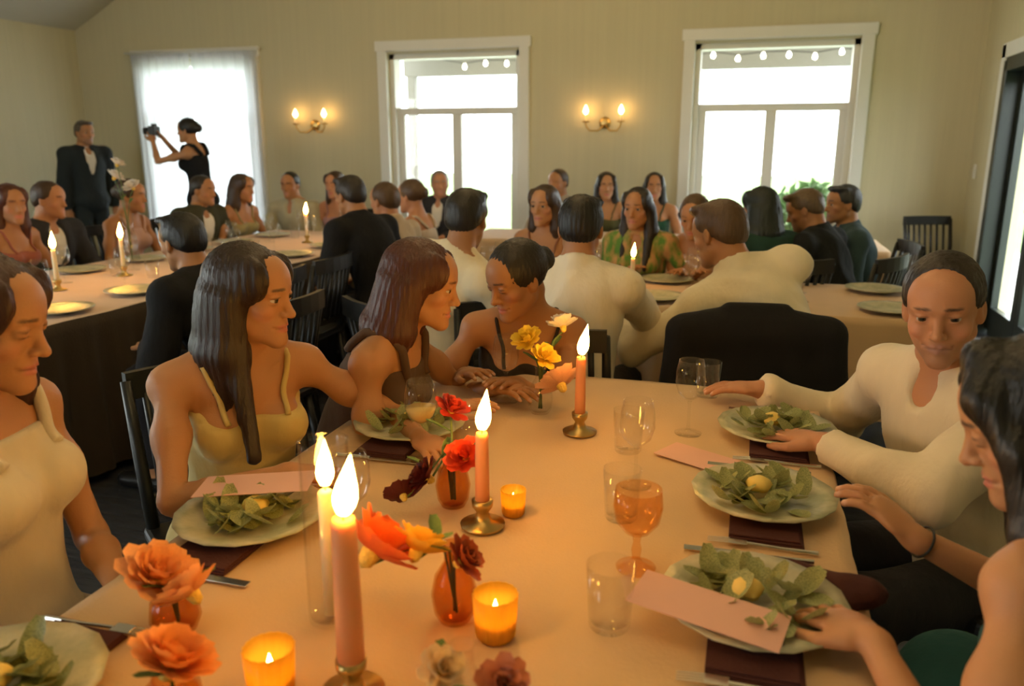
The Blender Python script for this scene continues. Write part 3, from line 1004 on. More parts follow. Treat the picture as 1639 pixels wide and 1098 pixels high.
# amber goblet
gb = empty('amber_goblet', (-0.150, 1.270, Z), label='amber glass goblet standing alone among the clear glasses', cat='goblet')
lathe('bowl', [(0.006, 0.062), (0.022, 0.070), (0.038, 0.090), (0.043, 0.118), (0.040, 0.150), (0.039, 0.150), (0.0415, 0.118), (0.0365, 0.092), (0.020, 0.0725), (0, 0.071)], M_amber, gb, 28)
lathe('stem', [(0, 0), (0.034, 0), (0.035, 0.003), (0.014, 0.009), (0.007, 0.020), (0.009, 0.036), (0.006, 0.050), (0.008, 0.062), (0, 0.064)], M_amber, gb, 24)

wine_glass(-0.20, 1.62, Z, 'clear wine glass between the middle taper and the card by the cream topped man', 1.0)
wine_glass(-0.115, 1.98, Z, 'clear wine glass nearest the reaching hand of the man in the cream top', 1.0)
wine_glass(-0.70, 1.62, Z, 'clear wine glass before the woman in the pale yellow dress', 1.0, wine=('white', (0.75, 0.55, 0.2)))
wine_glass(-0.64, 2.10, Z, 'clear wine glass behind the yellow flowers', 1.0)
wine_glass(-0.66, 1.20, Z, 'clear wine glass left of the glass chimney candle', 0.95)
tumbler(-0.085, 2.315, Z, 'water tumbler at the far table end before the black draped chair')
tumbler(-0.205, 1.455, Z, 'water tumbler on the open cloth behind the amber goblet')
tumbler(-0.245, 1.815, Z, 'water tumbler right of the farthest taper')
tumbler(-0.165, 1.085, Z, 'water tumbler on the open cloth nearest the pink card')
tumbler(-0.62, 1.72, Z, 'water tumbler beside the auburn haired woman')

# ------------------------------------------------------------------ far tableware
rr = random.Random(7)
ORD = ['first from the near end', 'second from the near end', 'third from the near end', 'midway along', 'third from the window end', 'second from the window end', 'last at the window end']
ORD2 = ['leftmost', 'second from the left', 'in the middle', 'second from the right', 'rightmost']
for (x0, x1, ys, lb) in ((-3.78, -2.9, [2.75 + 0.48 * i for i in range(7)], 'far table by the corner'),):
    for i, y in enumerate(ys):
        for sx, x in ((-1, x0 + 0.08), (1, x1)):
            p = link_mesh('dinner_plate', plate_me, None, None, (x + rr.uniform(-.02, .02), y + rr.uniform(-.03, .03), Z + 0.001))
            tag(p, 'pale plate on the far corner table, %s side, %s' % (('wall', 'room')[sx > 0], ORD[i]), 'plate', 'plates on the far corner table')
            wine_glass(x - sx * 0.22 + rr.uniform(-.02, .02), y + 0.14, Z, 'clear wine glass on the far corner table, %s side, %s' % (('wall', 'room')[sx > 0], ORD[i]), 1.05, group='wine glasses on the far corner table')
            if i % 2 == 0:
                tumbler(x - sx * 0.25 + rr.uniform(-.03, .03), y - 0.05, Z, 'water tumbler on the far corner table, %s side, by place %s' % (('wall', 'room')[sx > 0], ORD[i]), group='tumblers on the far corner table')
for i in range(5):
    x = -1.45 + 0.52 * i
    for yy, sy in ((3.80, 1), (4.32, -1)):
        p = link_mesh('dinner_plate', plate_me, None, None, (x, yy, Z + 0.001))
        tag(p, 'pale plate on the middle table, %s side, %s' % (('near', 'window')[yy > 4], ORD2[i]), 'plate', 'plates on the middle table')
        wine_glass(x + 0.15, yy + sy * 0.14, Z, 'clear wine glass on the middle table, %s side, %s' % (('near', 'window')[yy > 4], ORD2[i]), 1.05, group='wine glasses on the middle table')

# ------------------------------------------------------------------ people: distance-field bodies meshed into one surface
V3 = lambda *a: np.array(a, dtype=np.float64)


def nrm(v):
    return v / (np.linalg.norm(v) + 1e-9)


def rotz(a):
    c, s = math.cos(a), math.sin(a)
    return np.array([[c, -s, 0], [s, c, 0], [0, 0, 1.0]])


def rotx(a):
    c, s = math.cos(a), math.sin(a)
    return np.array([[1.0, 0, 0], [0, c, -s], [0, s, c]])


def roty(a):
    c, s = math.cos(a), math.sin(a)
    return np.array([[c, 0, s], [0, 1.0, 0], [-s, 0, c]])


class Field:
    """List of solids blended by smooth union; later ones may cut ('-') or clip ('&')."""

    def __init__(self):
        self.p = []

    def cone(self, a, b, ra, rb, k=0.02, op='+', cut_b=False, cut_a=False):
        self.p.append(('c', np.asarray(a, float), np.asarray(b, float), ra, rb, k, op, cut_b, cut_a))

    def ell(self, c, r, M=None, k=0.02, op='+'):
        self.p.append(('e', np.asarray(c, float), np.asarray(r, float), np.eye(3) if M is None else M, 0, k, op, 0, 0))

    def plane(self, c, n, k=0.006):
        """keep the side the normal points away from"""
        self.p.append(('p', np.asarray(c, float), nrm(np.asarray(n, float)), 0, 0, k, '&', 0, 0))

    @staticmethod
    def dist(q, X, Y, Zc):
        t = q[0]
        if t == 'c':
            a, b, ra, rb = q[1:5]
            ba = b - a
            L2 = float(ba @ ba) + 1e-12
            px, py, pz = X - a[0], Y - a[1], Zc - a[2]
            h = (px * ba[0] + py * ba[1] + pz * ba[2]) / L2
            hc = np.clip(h, 0, 1)
            d = np.sqrt((px - hc * ba[0]) ** 2 + (py - hc * ba[1]) ** 2 + (pz - hc * ba[2]) ** 2) - (ra + (rb - ra) * hc)
            if q[7]:
                d = np.maximum(d, (h - 1) * math.sqrt(L2))
            if q[8]:
                d = np.maximum(d, -h * math.sqrt(L2))
            return d
        if t == 'e':
            c, r, M = q[1:4]
            px, py, pz = X - c[0], Y - c[1], Zc - c[2]
            u = (px * M[0, 0] + py * M[1, 0] + pz * M[2, 0])
            v = (px * M[0, 1] + py * M[1, 1] + pz * M[2, 1])
            w = (px * M[0, 2] + py * M[1, 2] + pz * M[2, 2])
            k0 = np.sqrt((u / r[0]) ** 2 + (v / r[1]) ** 2 + (w / r[2]) ** 2)
            k1 = np.sqrt((u / r[0] ** 2) ** 2 + (v / r[1] ** 2) ** 2 + (w / r[2] ** 2) ** 2) + 1e-9
            return k0 * (k0 - 1) / k1
        c, n = q[1:3]
        return (X - c[0]) * n[0] + (Y - c[1]) * n[1] + (Zc - c[2]) * n[2]

    @staticmethod
    def mix(A, d, k, op):
        if op == '+':
            h = np.maximum(k - np.abs(A - d), 0) / k
            return np.minimum(A, d) - h * h * k * 0.25
        if op == '-':
            d = -d
        h = np.maximum(k - np.abs(A - d), 0) / k
        return np.maximum(A, d) + h * h * k * 0.25

    def bounds(self, q, pad):
        if q[0] == 'c':
            r = max(q[3], q[4]) + pad
            return np.minimum(q[1], q[2]) - r, np.maximum(q[1], q[2]) + r
        if q[0] == 'e':
            e = np.sqrt(((q[3] * q[2][None, :]) ** 2).sum(1)) + pad
            return q[1] - e, q[1] + e
        return None, None

    def at(self, P):
        P = np.atleast_2d(P)
        A = np.full(len(P), 1.0)
        for q in self.p:
            A = self.mix(A, self.dist(q, P[:, 0], P[:, 1], P[:, 2]), q[5], q[6])
        return A

    def project(self, P, off, it=6):
        P = np.array(P, float)
        for _ in range(it):
            d = self.at(P)
            e = 1e-3
            g = np.stack([(self.at(P + e * np.eye(3)[i]) - d) / e for i in range(3)], 1)
            g /= np.linalg.norm(g, axis=1)[:, None] + 1e-9
            P -= g * (d - off)[:, None]
        return P

    def mesh(self, base, fines=()):
        lo, hi = np.full(3, 9.0), np.full(3, -9.0)
        for q in self.p:
            if q[6] == '+':
                a, b = self.bounds(q, 0.03)
                lo, hi = np.minimum(lo, a), np.maximum(hi, b)
        ax = []
        for i in range(3):
            x, out = lo[i], []
            while x < hi[i] + base:
                out.append(x)
                h = base
                for (flo, fhi, fh) in fines:
                    if flo[i] - base < x < fhi[i]:
                        h = min(h, fh)
                x += h
            ax.append(np.array(out))
        D = np.full([len(a) for a in ax], 0.25, dtype=np.float32)
        for q in self.p:
            if q[0] == 'p':
                d = self.dist(q, ax[0][:, None, None], ax[1][None, :, None], ax[2][None, None, :])
                D = self.mix(D, d, q[5], '&').astype(np.float32)
                continue
            a, b = self.bounds(q, q[5] + 2.2 * base)
            s = [slice(max(0, int(np.searchsorted(ax[i], a[i])) - 1), int(np.searchsorted(ax[i], b[i])) + 1) for i in range(3)]
            if any(x.stop <= x.start for x in s):
                continue
            d = self.dist(q, ax[0][s[0]][:, None, None], ax[1][s[1]][None, :, None], ax[2][s[2]][None, None, :])
            D[s[0], s[1], s[2]] = self.mix(D[s[0], s[1], s[2]], d, q[5], q[6])
        return surface_net(D, ax)


def surface_net(D, ax):
    S = D < 0
    sh = np.array(D.shape)
    quads, pts = [], []
    for a in range(3):
        sl0 = [slice(None)] * 3
        sl1 = [slice(None)] * 3
        sl0[a], sl1[a] = slice(0, -1), slice(1, None)
        idx = np.argwhere(S[tuple(sl0)] != S[tuple(sl1)])
        b, c = (a + 1) % 3, (a + 2) % 3
        ok = (idx[:, b] >= 1) & (idx[:, c] >= 1) & (idx[:, b] < sh[b] - 1) & (idx[:, c] < sh[c] - 1)
        idx = idx[ok]
        if not len(idx):
            continue
        e = np.zeros(3, int)
        e[a] = 1
        d0 = D[tuple(idx.T)]
        d1 = D[tuple((idx + e).T)]
        t = (d0 / (d0 - d1)).astype(float)
        P = np.stack([ax[i][idx[:, i]] for i in range(3)], 1)
        P[:, a] += t * (ax[a][idx[:, a] + 1] - ax[a][idx[:, a]])
        eb, ec = np.zeros(3, int), np.zeros(3, int)
        eb[b], ec[c] = 1, 1
        cells = np.stack([idx, idx - eb, idx - eb - ec, idx - ec], 1)
        flat = (cells[..., 0] * sh[1] + cells[..., 1]) * sh[2] + cells[..., 2]
        fl = d0 > 0
        flat[fl] = flat[fl][:, ::-1]
        quads.append(flat)
        pts.append(P)
    Q = np.concatenate(quads)
    P = np.concatenate(pts)
    u, inv = np.unique(Q.ravel(), return_inverse=True)
    inv = inv.reshape(-1, 4)
    n = len(u)
    cnt = np.bincount(inv.ravel(), minlength=n).astype(float)
    V = np.stack([np.bincount(inv.ravel(), weights=np.repeat(P[:, i], 4), minlength=n) / cnt for i in range(3)], 1)
    return V, inv


def relax(V, F, it=1, w=0.5):
    for _ in range(it):
        acc = np.zeros_like(V)
        cnt = np.zeros(len(V))
        for i in range(4):
            for j in (1, 3):
                np.add.at(acc, F[:, i], V[F[:, (i + j) % 4]])
                np.add.at(cnt, F[:, i], 1)
        V = V * (1 - w) + w * acc / cnt[:, None]
    return V


def vnormals(V, F):
    n = np.cross(V[F[:, 2]] - V[F[:, 0]], V[F[:, 3]] - V[F[:, 1]])
    N = np.zeros_like(V)
    for i in range(4):
        np.add.at(N, F[:, i], n)
    return N / (np.linalg.norm(N, axis=1)[:, None] + 1e-9)


def wob(P, f, seed, n=7):
    r = np.random.default_rng(seed)
    o = np.zeros(len(P))
    for _ in range(n):
        d = r.normal(size=3)
        d /= np.linalg.norm(d)
        o += np.sin(P @ d * f * r.uniform(0.6, 1.5) + r.uniform(0, 6.28))
    return o / n


def set_colors(me, cols):
    at = me.color_attributes.new('tint', 'FLOAT_COLOR', 'POINT')
    c = np.ones((len(me.vertices), 4), dtype=np.float32)
    c[:, :3] = cols
    at.data.foreach_set('color', c.ravel())


M_skin = mat('human_skin', (0.6, 0.35, 0.25), 0.5, attr='tint', bump=0.08, bscale=220, sss=0.12, spec=0.35)
M_eye = mat('eye_white', (0.75, 0.72, 0.68), 0.2, attr='tint')
HAIR = {}


def hair_mat(name, col):
    return mat('hair_' + name, col, 0.42, var=0.4, vscale=26, stretch=(3, 3, 0.35), bump=0.35, bscale=60, spec=0.45)


def cloth_mat(name, col, **kw):
    a = dict(rough=0.85, var=0.1, vscale=9, bump=0.45, bscale=22, stretch=(1.6, 1.6, 0.7), sheen=0.15)
    a['sheen'] = 0.15 * min(1.0, max(col) / 0.35)
    a['spec'] = 0.4 if max(col) > 0.1 else 0.2
    a.update(kw)
    return mat('cloth_' + name, col, **a)


def bone2(a, t, l1, l2, pole):
    d = t - a
    L = np.linalg.norm(d)
    L = min(L, (l1 + l2) * 0.995)
    d = nrm(d)
    x = (l1 * l1 - l2 * l2 + L * L) / (2 * L)
    h = math.sqrt(max(0.0, l1 * l1 - x * x))
    p = nrm(pole - d * (pole @ d))
    return a + d * x + p * h, a + d * L


SKIN = {'fair': (0.48, 0.235, 0.110), 'tan': (0.41, 0.19, 0.083), 'pink': (0.48, 0.225, 0.115), 'brown': (0.34, 0.19, 0.12)}
PEOPLE = []


def head_field(f, T, fem, hi, lids=False, smile=0.0):
    """Head solids in the head frame, through T(point); M is its rotation."""
    M = T.M
    s = T.s
    E = lambda c, r, k=0.012, op='+', RM=None: f.ell(T(c), np.array(r) * s, M if RM is None else M @ RM, k, op)
    C = lambda a, b, ra, rb, k=0.01, op='+': f.cone(T(a), T(b), ra * s, rb * s, k, op)
    w = 0.95 if fem else 1.0
    E((0, -0.014, 0.032), (0.074 * w, 0.093, 0.084), 0.02)
    E((0, 0.018, -0.024), (0.057 * w, 0.066, 0.084), 0.03)
    E((0, 0.050, 0.040), (0.055 * w, 0.040, 0.050), 0.03)
    for x in (-1, 1):
        C((x * 0.047 * w, 0.0, -0.052), (x * 0.010, 0.066, -0.098), 0.019, 0.0155, 0.025)
        E((x * 0.042 * w, 0.052, -0.022), (0.019, 0.020, 0.016), 0.02)
    E((0, 0.074, -0.098), (0.019, 0.014, 0.014), 0.015)
    E((0, 0.061, -0.062), (0.031, 0.025, 0.027), 0.02)
    for x in (-1, 1):
        C((x * 0.012, 0.084, 0.022), (x * 0.046, 0.070, 0.022), 0.007 if fem else 0.009, 0.006, 0.014)
        E((x * 0.032, 0.095, 0.004), (0.017, 0.013, 0.011), 0.014, '-')
        if hi:
            if lids:
                E((x * 0.031, 0.0738, 0.0035), (0.0158, 0.0138, 0.0125), 0.003)
            E((x * 0.031, 0.074, 0.0090), (0.0152, 0.0138, 0.0068), 0.003)
            E((x * 0.031, 0.073, -0.0045), (0.0145, 0.0120, 0.0055), 0.003)
    C((0, 0.080, 0.014), (0, 0.100, -0.030), 0.0075, 0.0105, 0.010)
    E((0, 0.103, -0.034), (0.010, 0.010, 0.009), 0.006)
    for x in (-1, 1):
        E((x * 0.011, 0.091, -0.036), (0.0075, 0.009, 0.007), 0.005)
    for x in (-1, 1):
        C((x * 0.026, 0.0745, -0.0645 + smile), (x * 0.007, 0.0868, -0.0612), 0.0028, 0.0048, 0.005)
        C((x * 0.022, 0.0755, -0.068 + smile * 0.8), (0, 0.0855, -0.0725), 0.0030, 0.0058, 0.005)
        C((x * 0.028, 0.0785, -0.0662 + smile), (0, 0.0915, -0.0668), 0.0024, 0.0028, 0.003, '-')
        E((x * 0.029, 0.0755, -0.0655 + smile), (0.004, 0.006, 0.004), 0.004, '-')
        if smile:
            E((x * 0.040, 0.058, -0.034), (0.016, 0.018, 0.013), 0.015)
    for x in (-1, 1):
        E((x * 0.074 * w, -0.008, -0.006), (0.010, 0.018, 0.031), 0.006, '+', rotz(x * 0.35))
        E((x * 0.085 * w, -0.004, 0.0), (0.007, 0.010, 0.018), 0.006, '-', rotz(x * 0.35))


class Frame:
    def __init__(self, o, M, s):
        self.o, self.M, self.s = o, M, s

    def __call__(self, p):
        return self.o + self.M @ (np.asarray(p, float) * self.s)


def person(label, head, face, lean=10, side=0, twist=0, hy=0, hp=0, hr=0, fem=False, s=1.0, stand=False, lod=1, skin='fair',
           hair=('short', 'dark', (0.02, 0.014, 0.01)), top=('shirt', 'white', (0.7, 0.66, 0.58)), bottom=('dark', (0.02, 0.02, 0.025)),
           handL=None, handR=None, poleL=None, poleR=None, palmL=None, palmR=None, fdirL=None, fdirR=None, curlL=0.35, curlR=0.35, seed=0, group=None, legz=None, lids=False, smile=0.0):
    """head: world position of the head centre; face: degrees, body faces (-sin, cos). lod 0 near, 1 middle, 2 far."""
    yaw = R(face)
    RW = rotz(yaw)
    H = np.array(head, float)
    pz = (0.95 if stand else 0.56) * (s if stand else 1)
    # spine in local space (x right, y forward, z up)
    tl, ts = R(lean), R(side)
    up = lambda q: rotx(-tl * q) @ roty(ts * q) @ V3(0, 0, 1)
    P = V3(0, 0, pz)
    W = P + up(0.5) * 0.15 * s
    C = W + up(1.0) * 0.19 * s
    N = C + up(1.0) * 0.165 * s
    MC = rotx(-tl) @ roty(ts) @ rotz(R(twist))
    Fw, Rt, Up = MC[:, 1], MC[:, 0], MC[:, 2]
    nd = nrm(Up * 0.75 + V3(0, 0, 0.45) + Fw * 0.22)
    HB = N + nd * 0.085 * s
    MH = rotz(R(hy)) @ rotx(R(-hp)) @ roty(R(hr))
    HC = HB + MH @ (V3(0, 0.028, 0.072) * s)
    # place so that the head lands where it should
    root = H - RW @ HC
    dz = root[2]
    dz = max(-0.10, min(0.10, dz)) if not stand else max(-0.06, min(0.12, dz))
    origin = np.array([root[0], root[1], 0.0])
    sh = V3(0, 0, dz)
    P, W, C, N, HB, HC = [v + sh for v in (P, W, C, N, HB, HC)]
    loc = lambda wpt: RW.T @ (np.array(wpt, float) - origin)
    fem_w = fem
    shw = (0.162 if fem else 0.188) * s
    T = Frame(HC, MH, s)
    f = Field()
    hi = lod == 0
    # torso
    MP = rotx(-tl * 0.3) @ roty(ts * 0.3)
    MW = rotx(-tl * 0.7) @ roty(ts * 0.7)
    torso = []
    torso.append((P, (0.168 if fem else 0.160, 0.125, 0.115), MP, 0.05))
    torso.append((P + V3(0, -0.04, -0.02), (0.15, 0.11, 0.09), MP, 0.05))
    torso.append((W, ((0.122 if fem else 0.140), (0.095 if fem else 0.108), 0.145), MW, 0.06))
    torso.append((C, ((0.138 if fem else 0.160), (0.100 if fem else 0.116), 0.17), MC, 0.06))
    torso.append((N - Up * 0.055 * s, (shw * 0.95, 0.075, 0.062), MC, 0.05))
    if fem:
        for x in (-1, 1):
            torso.append((C + Fw * 0.085 * s + Rt * x * 0.068 * s + Up * 0.01, (0.058, 0.056, 0.058), MC, 0.03))
    for c, r, M, k in torso:
        f.ell(c, np.array(r) * s, M, k)
    SHO = {}
    for nm, x in (('L', -1), ('R', 1)):
        SHO[nm] = N - Up * 0.055 * s + Rt * x * shw * 1.0
        f.cone(N + nd * 0.03, SHO[nm] + Up * 0.012, 0.042 * s, 0.040 * s, 0.04)
        f.ell(SHO[nm], np.ones(3) * (0.043 if fem else 0.056) * s, None, 0.04)
    nr = (0.046 if fem else 0.056) * s
    f.cone(N - Up * 0.03, HB + MH @ V3(0, -0.012, 0.02), nr * 1.12, nr, 0.03)
    head_field(f, T, fem, hi or lod == 1, lids, smile)
    # arms
    arms, hands, tints = {}, [], []
    fine_hands = []
    k_ = (0.79 if fem else 1.0) * s
    for nm, x, tgt, pole, palm, fd, curl in (('L', -1, handL, poleL, palmL, fdirL, curlL), ('R', 1, handR, poleR, palmR, fdirR, curlR)):
        if tgt is None:
            tg = V3(x * 0.24, 0.03, 0.80) if stand else V3(x * 0.13, 0.33, 0.66)
        else:
            tg = loc(tgt)
        pl = V3(x * 0.6, -0.35, -0.8) if pole is None else RW.T @ np.array(pole, float)
        a = SHO[nm]
        e, w = bone2(a, tg, 0.285 * s, 0.255 * s, pl)
        arms[nm] = (a, e, w)
        f.cone(a, e, 0.046 * k_, 0.038 * k_, 0.02)
        f.ell((a * 0.55 + e * 0.45), np.ones(3) * 0.047 * k_, None, 0.04)
        m = e * 0.7 + w * 0.3
        f.cone(e, m, 0.038 * k_, 0.041 * k_, 0.015)
        f.cone(m, w, 0.040 * k_, 0.026 * k_, 0.015)
        # hand
        fa = nrm(w - e)
        d = nrm(fa * 0.8 + (RW.T @ np.array(fd, float) if fd is not None else V3(0, 0.2, -0.15)) * (1.6 if fd is not None else 1.0))
        pn = V3(0, 0, -1.0) if palm is None else RW.T @ np.array(palm, float)
        pn = pn - d * (pn @ d)
        pn = nrm(pn) if np.linalg.norm(pn) > 0.05 else nrm(np.cross(d, V3(1, 0, 0)))
        # across: towards the thumb
        ac = np.cross(d, pn) * (1 if nm == 'L' else -1)
        hs = (0.93 if fem else 1.03) * s
        HP = lambda u, v, n_: w + (d * u + ac * v + pn * n_) * hs
        f.ell(HP(0.045, 0.0, 0.0), np.array((0.050, 0.041, 0.0155)) * hs, np.stack([d, ac, pn], 1), 0.012)
        f.cone(HP(-0.01, 0, 0), HP(0.03, 0, 0), 0.025 * k_, 0.019 * hs, 0.012)
        kk = 0.004 if lod == 0 else 0.006
        tips = []
        for q, (v, L, sp) in enumerate(((0.029, 0.070, 0.13), (0.010, 0.078, 0.03), (-0.010, 0.072, -0.07), (-0.028, 0.056, -0.18))):
            dd = nrm(d + ac * sp)
            c1, c2, c3 = curl * 0.5, curl * 1.1, curl * 1.7
            r0 = 0.0088 * hs
            p0 = HP(0.082 - abs(v) * 0.25, v, 0.001)
            p1 = p0 + (dd * math.cos(c1) + pn * math.sin(c1)) * L * 0.45 * hs
            p2 = p1 + (dd * math.cos(c2) + pn * math.sin(c2)) * L * 0.32 * hs
            p3 = p2 + (dd * math.cos(c3) + pn * math.sin(c3)) * L * 0.25 * hs
            f.cone(p0 - dd * 0.02, p1, r0 * 1.1, r0, kk)
            f.cone(p1, p2, r0, r0 * 0.9, 0.002)
            f.cone(p2, p3, r0 * 0.9, r0 * 0.75, 0.002)
            tips.append((p3, pn, dd))
        t0 = HP(0.022, 0.030, 0.004)
        t1 = HP(0.052, 0.054, 0.012)
        t2 = HP(0.080, 0.062, 0.018)
        t3 = HP(0.102, 0.060, 0.022)
        f.cone(t0, t1, 0.0145 * hs, 0.0115 * hs, 0.01)
        f.cone(t1, t2, 0.011 * hs, 0.0098 * hs, 0.003)
        f.cone(t2, t3, 0.0098 * hs, 0.0078 * hs, 0.003)
        hands.append((w, d))
        mn = np.min([HP(-0.02, -0.05, -0.03), HP(0.19, 0.07, 0.05), HP(-0.02, 0.07, 0.05), HP(0.19, -0.05, -0.03)], 0)
        mx = np.max([HP(-0.02, -0.05, -0.03), HP(0.19, 0.07, 0.05), HP(-0.02, 0.07, 0.05), HP(0.19, -0.05, -0.03)], 0)
        fine_hands.append((mn, mx, 0.0052))
        for p3, pnn, dd in tips:
            tints.append((p3 - pnn * 0.004 + dd * 0.001, 0.0065, (0.74, 0.50, 0.42), 0.5))
    # legs
    legs = {}
    for nm, x in (('L', -1), ('R', 1)):
        hp_ = P + V3(x * 0.085, 0.0, -0.03)
        if stand:
            kn, an, toe = V3(x * 0.10, 0.02, 0.50 * s), V3(x * 0.105, -0.02, 0.085), V3(x * 0.125, 0.14, 0.03)
        else:
            kn, an, toe = V3(x * 0.115, 0.42, 0.50), V3(x * 0.115, 0.40, 0.085), V3(x * 0.135, 0.56, 0.03)
        legs[nm] = (hp_, kn, an, toe)
        f.cone(hp_, kn, 0.083 * s, 0.055 * s, 0.03)
        ca = kn * 0.65 + an * 0.35
        f.cone(kn, ca, 0.053 * s, 0.054 * s, 0.02)
        f.cone(ca, an, 0.052 * s, 0.035 * s, 0.02)
        f.cone(an + V3(0, -0.02, -0.045), toe, 0.036, 0.026, 0.025)
    base = (0.016, 0.021, 0.027)[lod]
    hf = (0.0034, 0.0072, 0.011)[lod]
    hb = 0.135 * s
    fines = [(HC - hb, HC + hb, hf)]
    if lod == 0:
        fines += fine_hands
    elif lod == 1:
        fines += [(a, b, 0.010) for a, b, _ in fine_hands]
    V, F = f.mesh(base, fines)
    body = mesh_np('person', V, F, M_skin)
    col = np.tile(np.array(SKIN[skin]), (len(V), 1)) * (1 + 0.05 * wob(V, 22, seed)[:, None])

    def paint(c, r, cc, amt, RMx=None):
        q = (V - T(c)) @ T.M if RMx is None else (V - c)
        d = np.sqrt(((q / np.array(r)) ** 2).sum(1)) if RMx is None else np.linalg.norm(V - c, axis=1) / r
        m = np.clip((1.25 - d) / 0.5, 0, 1)[:, None] * amt
        col[:] = col * (1 - m) + np.array(cc) * m

    lip = (0.52, 0.17, 0.13) if fem else (0.50, 0.24, 0.18)
    paint((0, 0.080, -0.0664), (0.028, 0.016, 0.0018), (0.16, 0.06, 0.05), 0.8)
    paint((0, 0.083, -0.0617 + smile * 0.4), (0.024, 0.018, 0.0048), lip, 0.85)
    paint((0, 0.083, -0.0722 + smile * 0.3), (0.021, 0.018, 0.0058), lip, 0.85)
    for x in (-1, 1):
        paint((x * 0.046, 0.06, -0.03), (0.022, 0.025, 0.02), (0.66, 0.26, 0.18), 0.25)
        hc = np.array(hair[2]) * 1.2 + 0.01
        paint((x * 0.022, 0.086, 0.0262), (0.011, 0.02, 0.0040), hc, 0.8)
        paint((x * 0.036, 0.080, 0.0258), (0.012, 0.02, 0.0036), hc, 0.8)
        if lod < 2:
            paint((x * 0.031, 0.082, 0.0065), (0.0145, 0.012, 0.0026), (0.05, 0.03, 0.025), 0.7 if fem else 0.35)
        if lids:
            paint((x * 0.031, 0.084, -0.0045), (0.0145, 0.012, 0.0022), (0.03, 0.02, 0.015), 0.9)
    if not fem and lod < 2:
        paint((0, 0.06, -0.085), (0.05, 0.05, 0.035), (0.20, 0.12, 0.085), 0.45)
    if lod == 0:
        for c, r, cc, amt in tints:
            paint(c, r, cc, amt, 1)
    set_colors(body.data, col)
    body.location = origin
    body.rotation_euler = (0, 0, yaw)
    tag(body, label, 'person', group)
    # eyes
    if lod < 2:
        for x in (-1, 1):
            bm = bmesh.new()
            bmesh.ops.create_uvsphere(bm, u_segments=20, v_segments=14, radius=0.0122 * s)
            e = from_bm('eye', bm, M_eye, body)
            ev = np.array([v.co[:] for v in e.data.vertices])
            g = ev @ V3(0, 1, 0) / (0.0122 * s)
            cc = np.where(g[:, None] > 0.92, np.array([[0.01, 0.01, 0.01]]), np.where(g[:, None] > 0.70, np.array([[0.10, 0.06, 0.03]]), np.array([[0.58, 0.52, 0.46]])))
            set_colors(e.data, cc)
            e.matrix_local = Matrix.Translation(Vector(T((x * 0.031, 0.0735, 0.003)))) @ Matrix(MH.tolist()).to_4x4()

    # ------------------------------------------------ clothing
    cb = (0.011, 0.015, 0.022)[lod]

    def garment(name, g, m, amp=0.004, freq=26, res=1.0):
        V2, F2 = g.mesh(cb * res)
        V2 = relax(V2, F2, 1)
        n = vnormals(V2, F2)
        dsp = amp * (0.4 + 1.4 * wob(V2 * np.array([1, 1, 1.7]), freq, seed + 5) + 0.5 * wob(V2, freq * 2.3, seed + 9) + 1.1 - 3.2 * np.abs(wob(V2 * np.array([1, 1, 0.6]), freq * 0.9, seed + 12, 4)))
        V2 = V2 + n * np.maximum(-0.003, dsp)[:, None]
        return mesh_np(name, V2, F2, m, body)

    kind, cn, cc = top[:3]
    m_top = cloth_mat(cn, cc)
    g = Field()
    if kind in ('shirt', 'jacket', 'sweater', 'tee'):
        inf = {'shirt': 0.014, 'sweater': 0.016, 'jacket': 0.024, 'tee': 0.013}[kind]
        for c, r, M, k in torso:
            g.ell(c, np.array(r) * s + inf, M, k)
        g.ell(P + V3(0, 0.0, 0.0), (0.178 * s, 0.145 * s, 0.11 * s), MP, 0.04)
        for nm in 'LR':
            a, e, w = arms[nm]
            g.cone(N + nd * 0.012, SHO[nm] + Up * 0.012, 0.046 * s, 0.046 * s + inf * 0.6, 0.04)
            g.ell(SHO[nm], np.ones(3) * ((0.050 if fem else 0.058) * s + inf), None, 0.03)
            if kind == 'tee':
                h = a * 0.45 + e * 0.55
                g.cone(a, h, 0.047 * k_ + inf, 0.050 * k_ + inf, 0.02, cut_b=True)
            else:
                g.cone(a, e, 0.047 * k_ + inf, 0.043 * k_ + inf, 0.02)
                cuff = w if len(top) < 4 else e * (1 - top[3]) + w * top[3]
                g.cone(e, cuff, 0.043 * k_ + inf, 0.031 * k_ + inf * 0.8, 0.015, cut_b=True)
        if kind in ('shirt', 'jacket'):
            cbk = N + nd * 0.005 - Fw * 0.006
            g.cone(cbk, cbk + nd * (0.048 if kind == 'shirt' else 0.036) * s, nr + 0.017, nr + 0.012, 0.008, cut_b=True)
        # open neck
        if kind != 'jacket':
            g.ell(N + Fw * 0.085 * s - Up * 0.02, (0.032 * s, 0.05 * s, 0.075 * s if kind == 'shirt' else 0.05), MC, 0.012, '-')
        else:
            g.ell(N + Fw * 0.10 * s - Up * 0.09, (0.05 * s, 0.05 * s, 0.17 * s), MC, 0.012, '-')
        o = garment(kind, g, m_top, {'shirt': 0.0085, 'sweater': 0.006, 'jacket': 0.004, 'tee': 0.005}[kind], 21)
        if kind == 'jacket':
            g2 = Field()
            for c, r, M, k in torso[2:]:
                g2.ell(c, np.array(r) * s + 0.012, M, k)
            g2.ell(N + Fw * 0.09 * s - Up * 0.01, (0.03 * s, 0.05 * s, 0.045 * s), MC, 0.012, '-')
            g2.cone(N + nd * 0.003, N + nd * 0.048 * s, nr + 0.012, nr + 0.008, 0.008, cut_b=True)
            garment('shirt', g2, cloth_mat('white', (0.70, 0.66, 0.58)), 0.002)
    elif kind in ('dress', 'top'):
        for c, r, M, k in torso:
            g.ell(c, np.array(r) * s + 0.008, M, k)
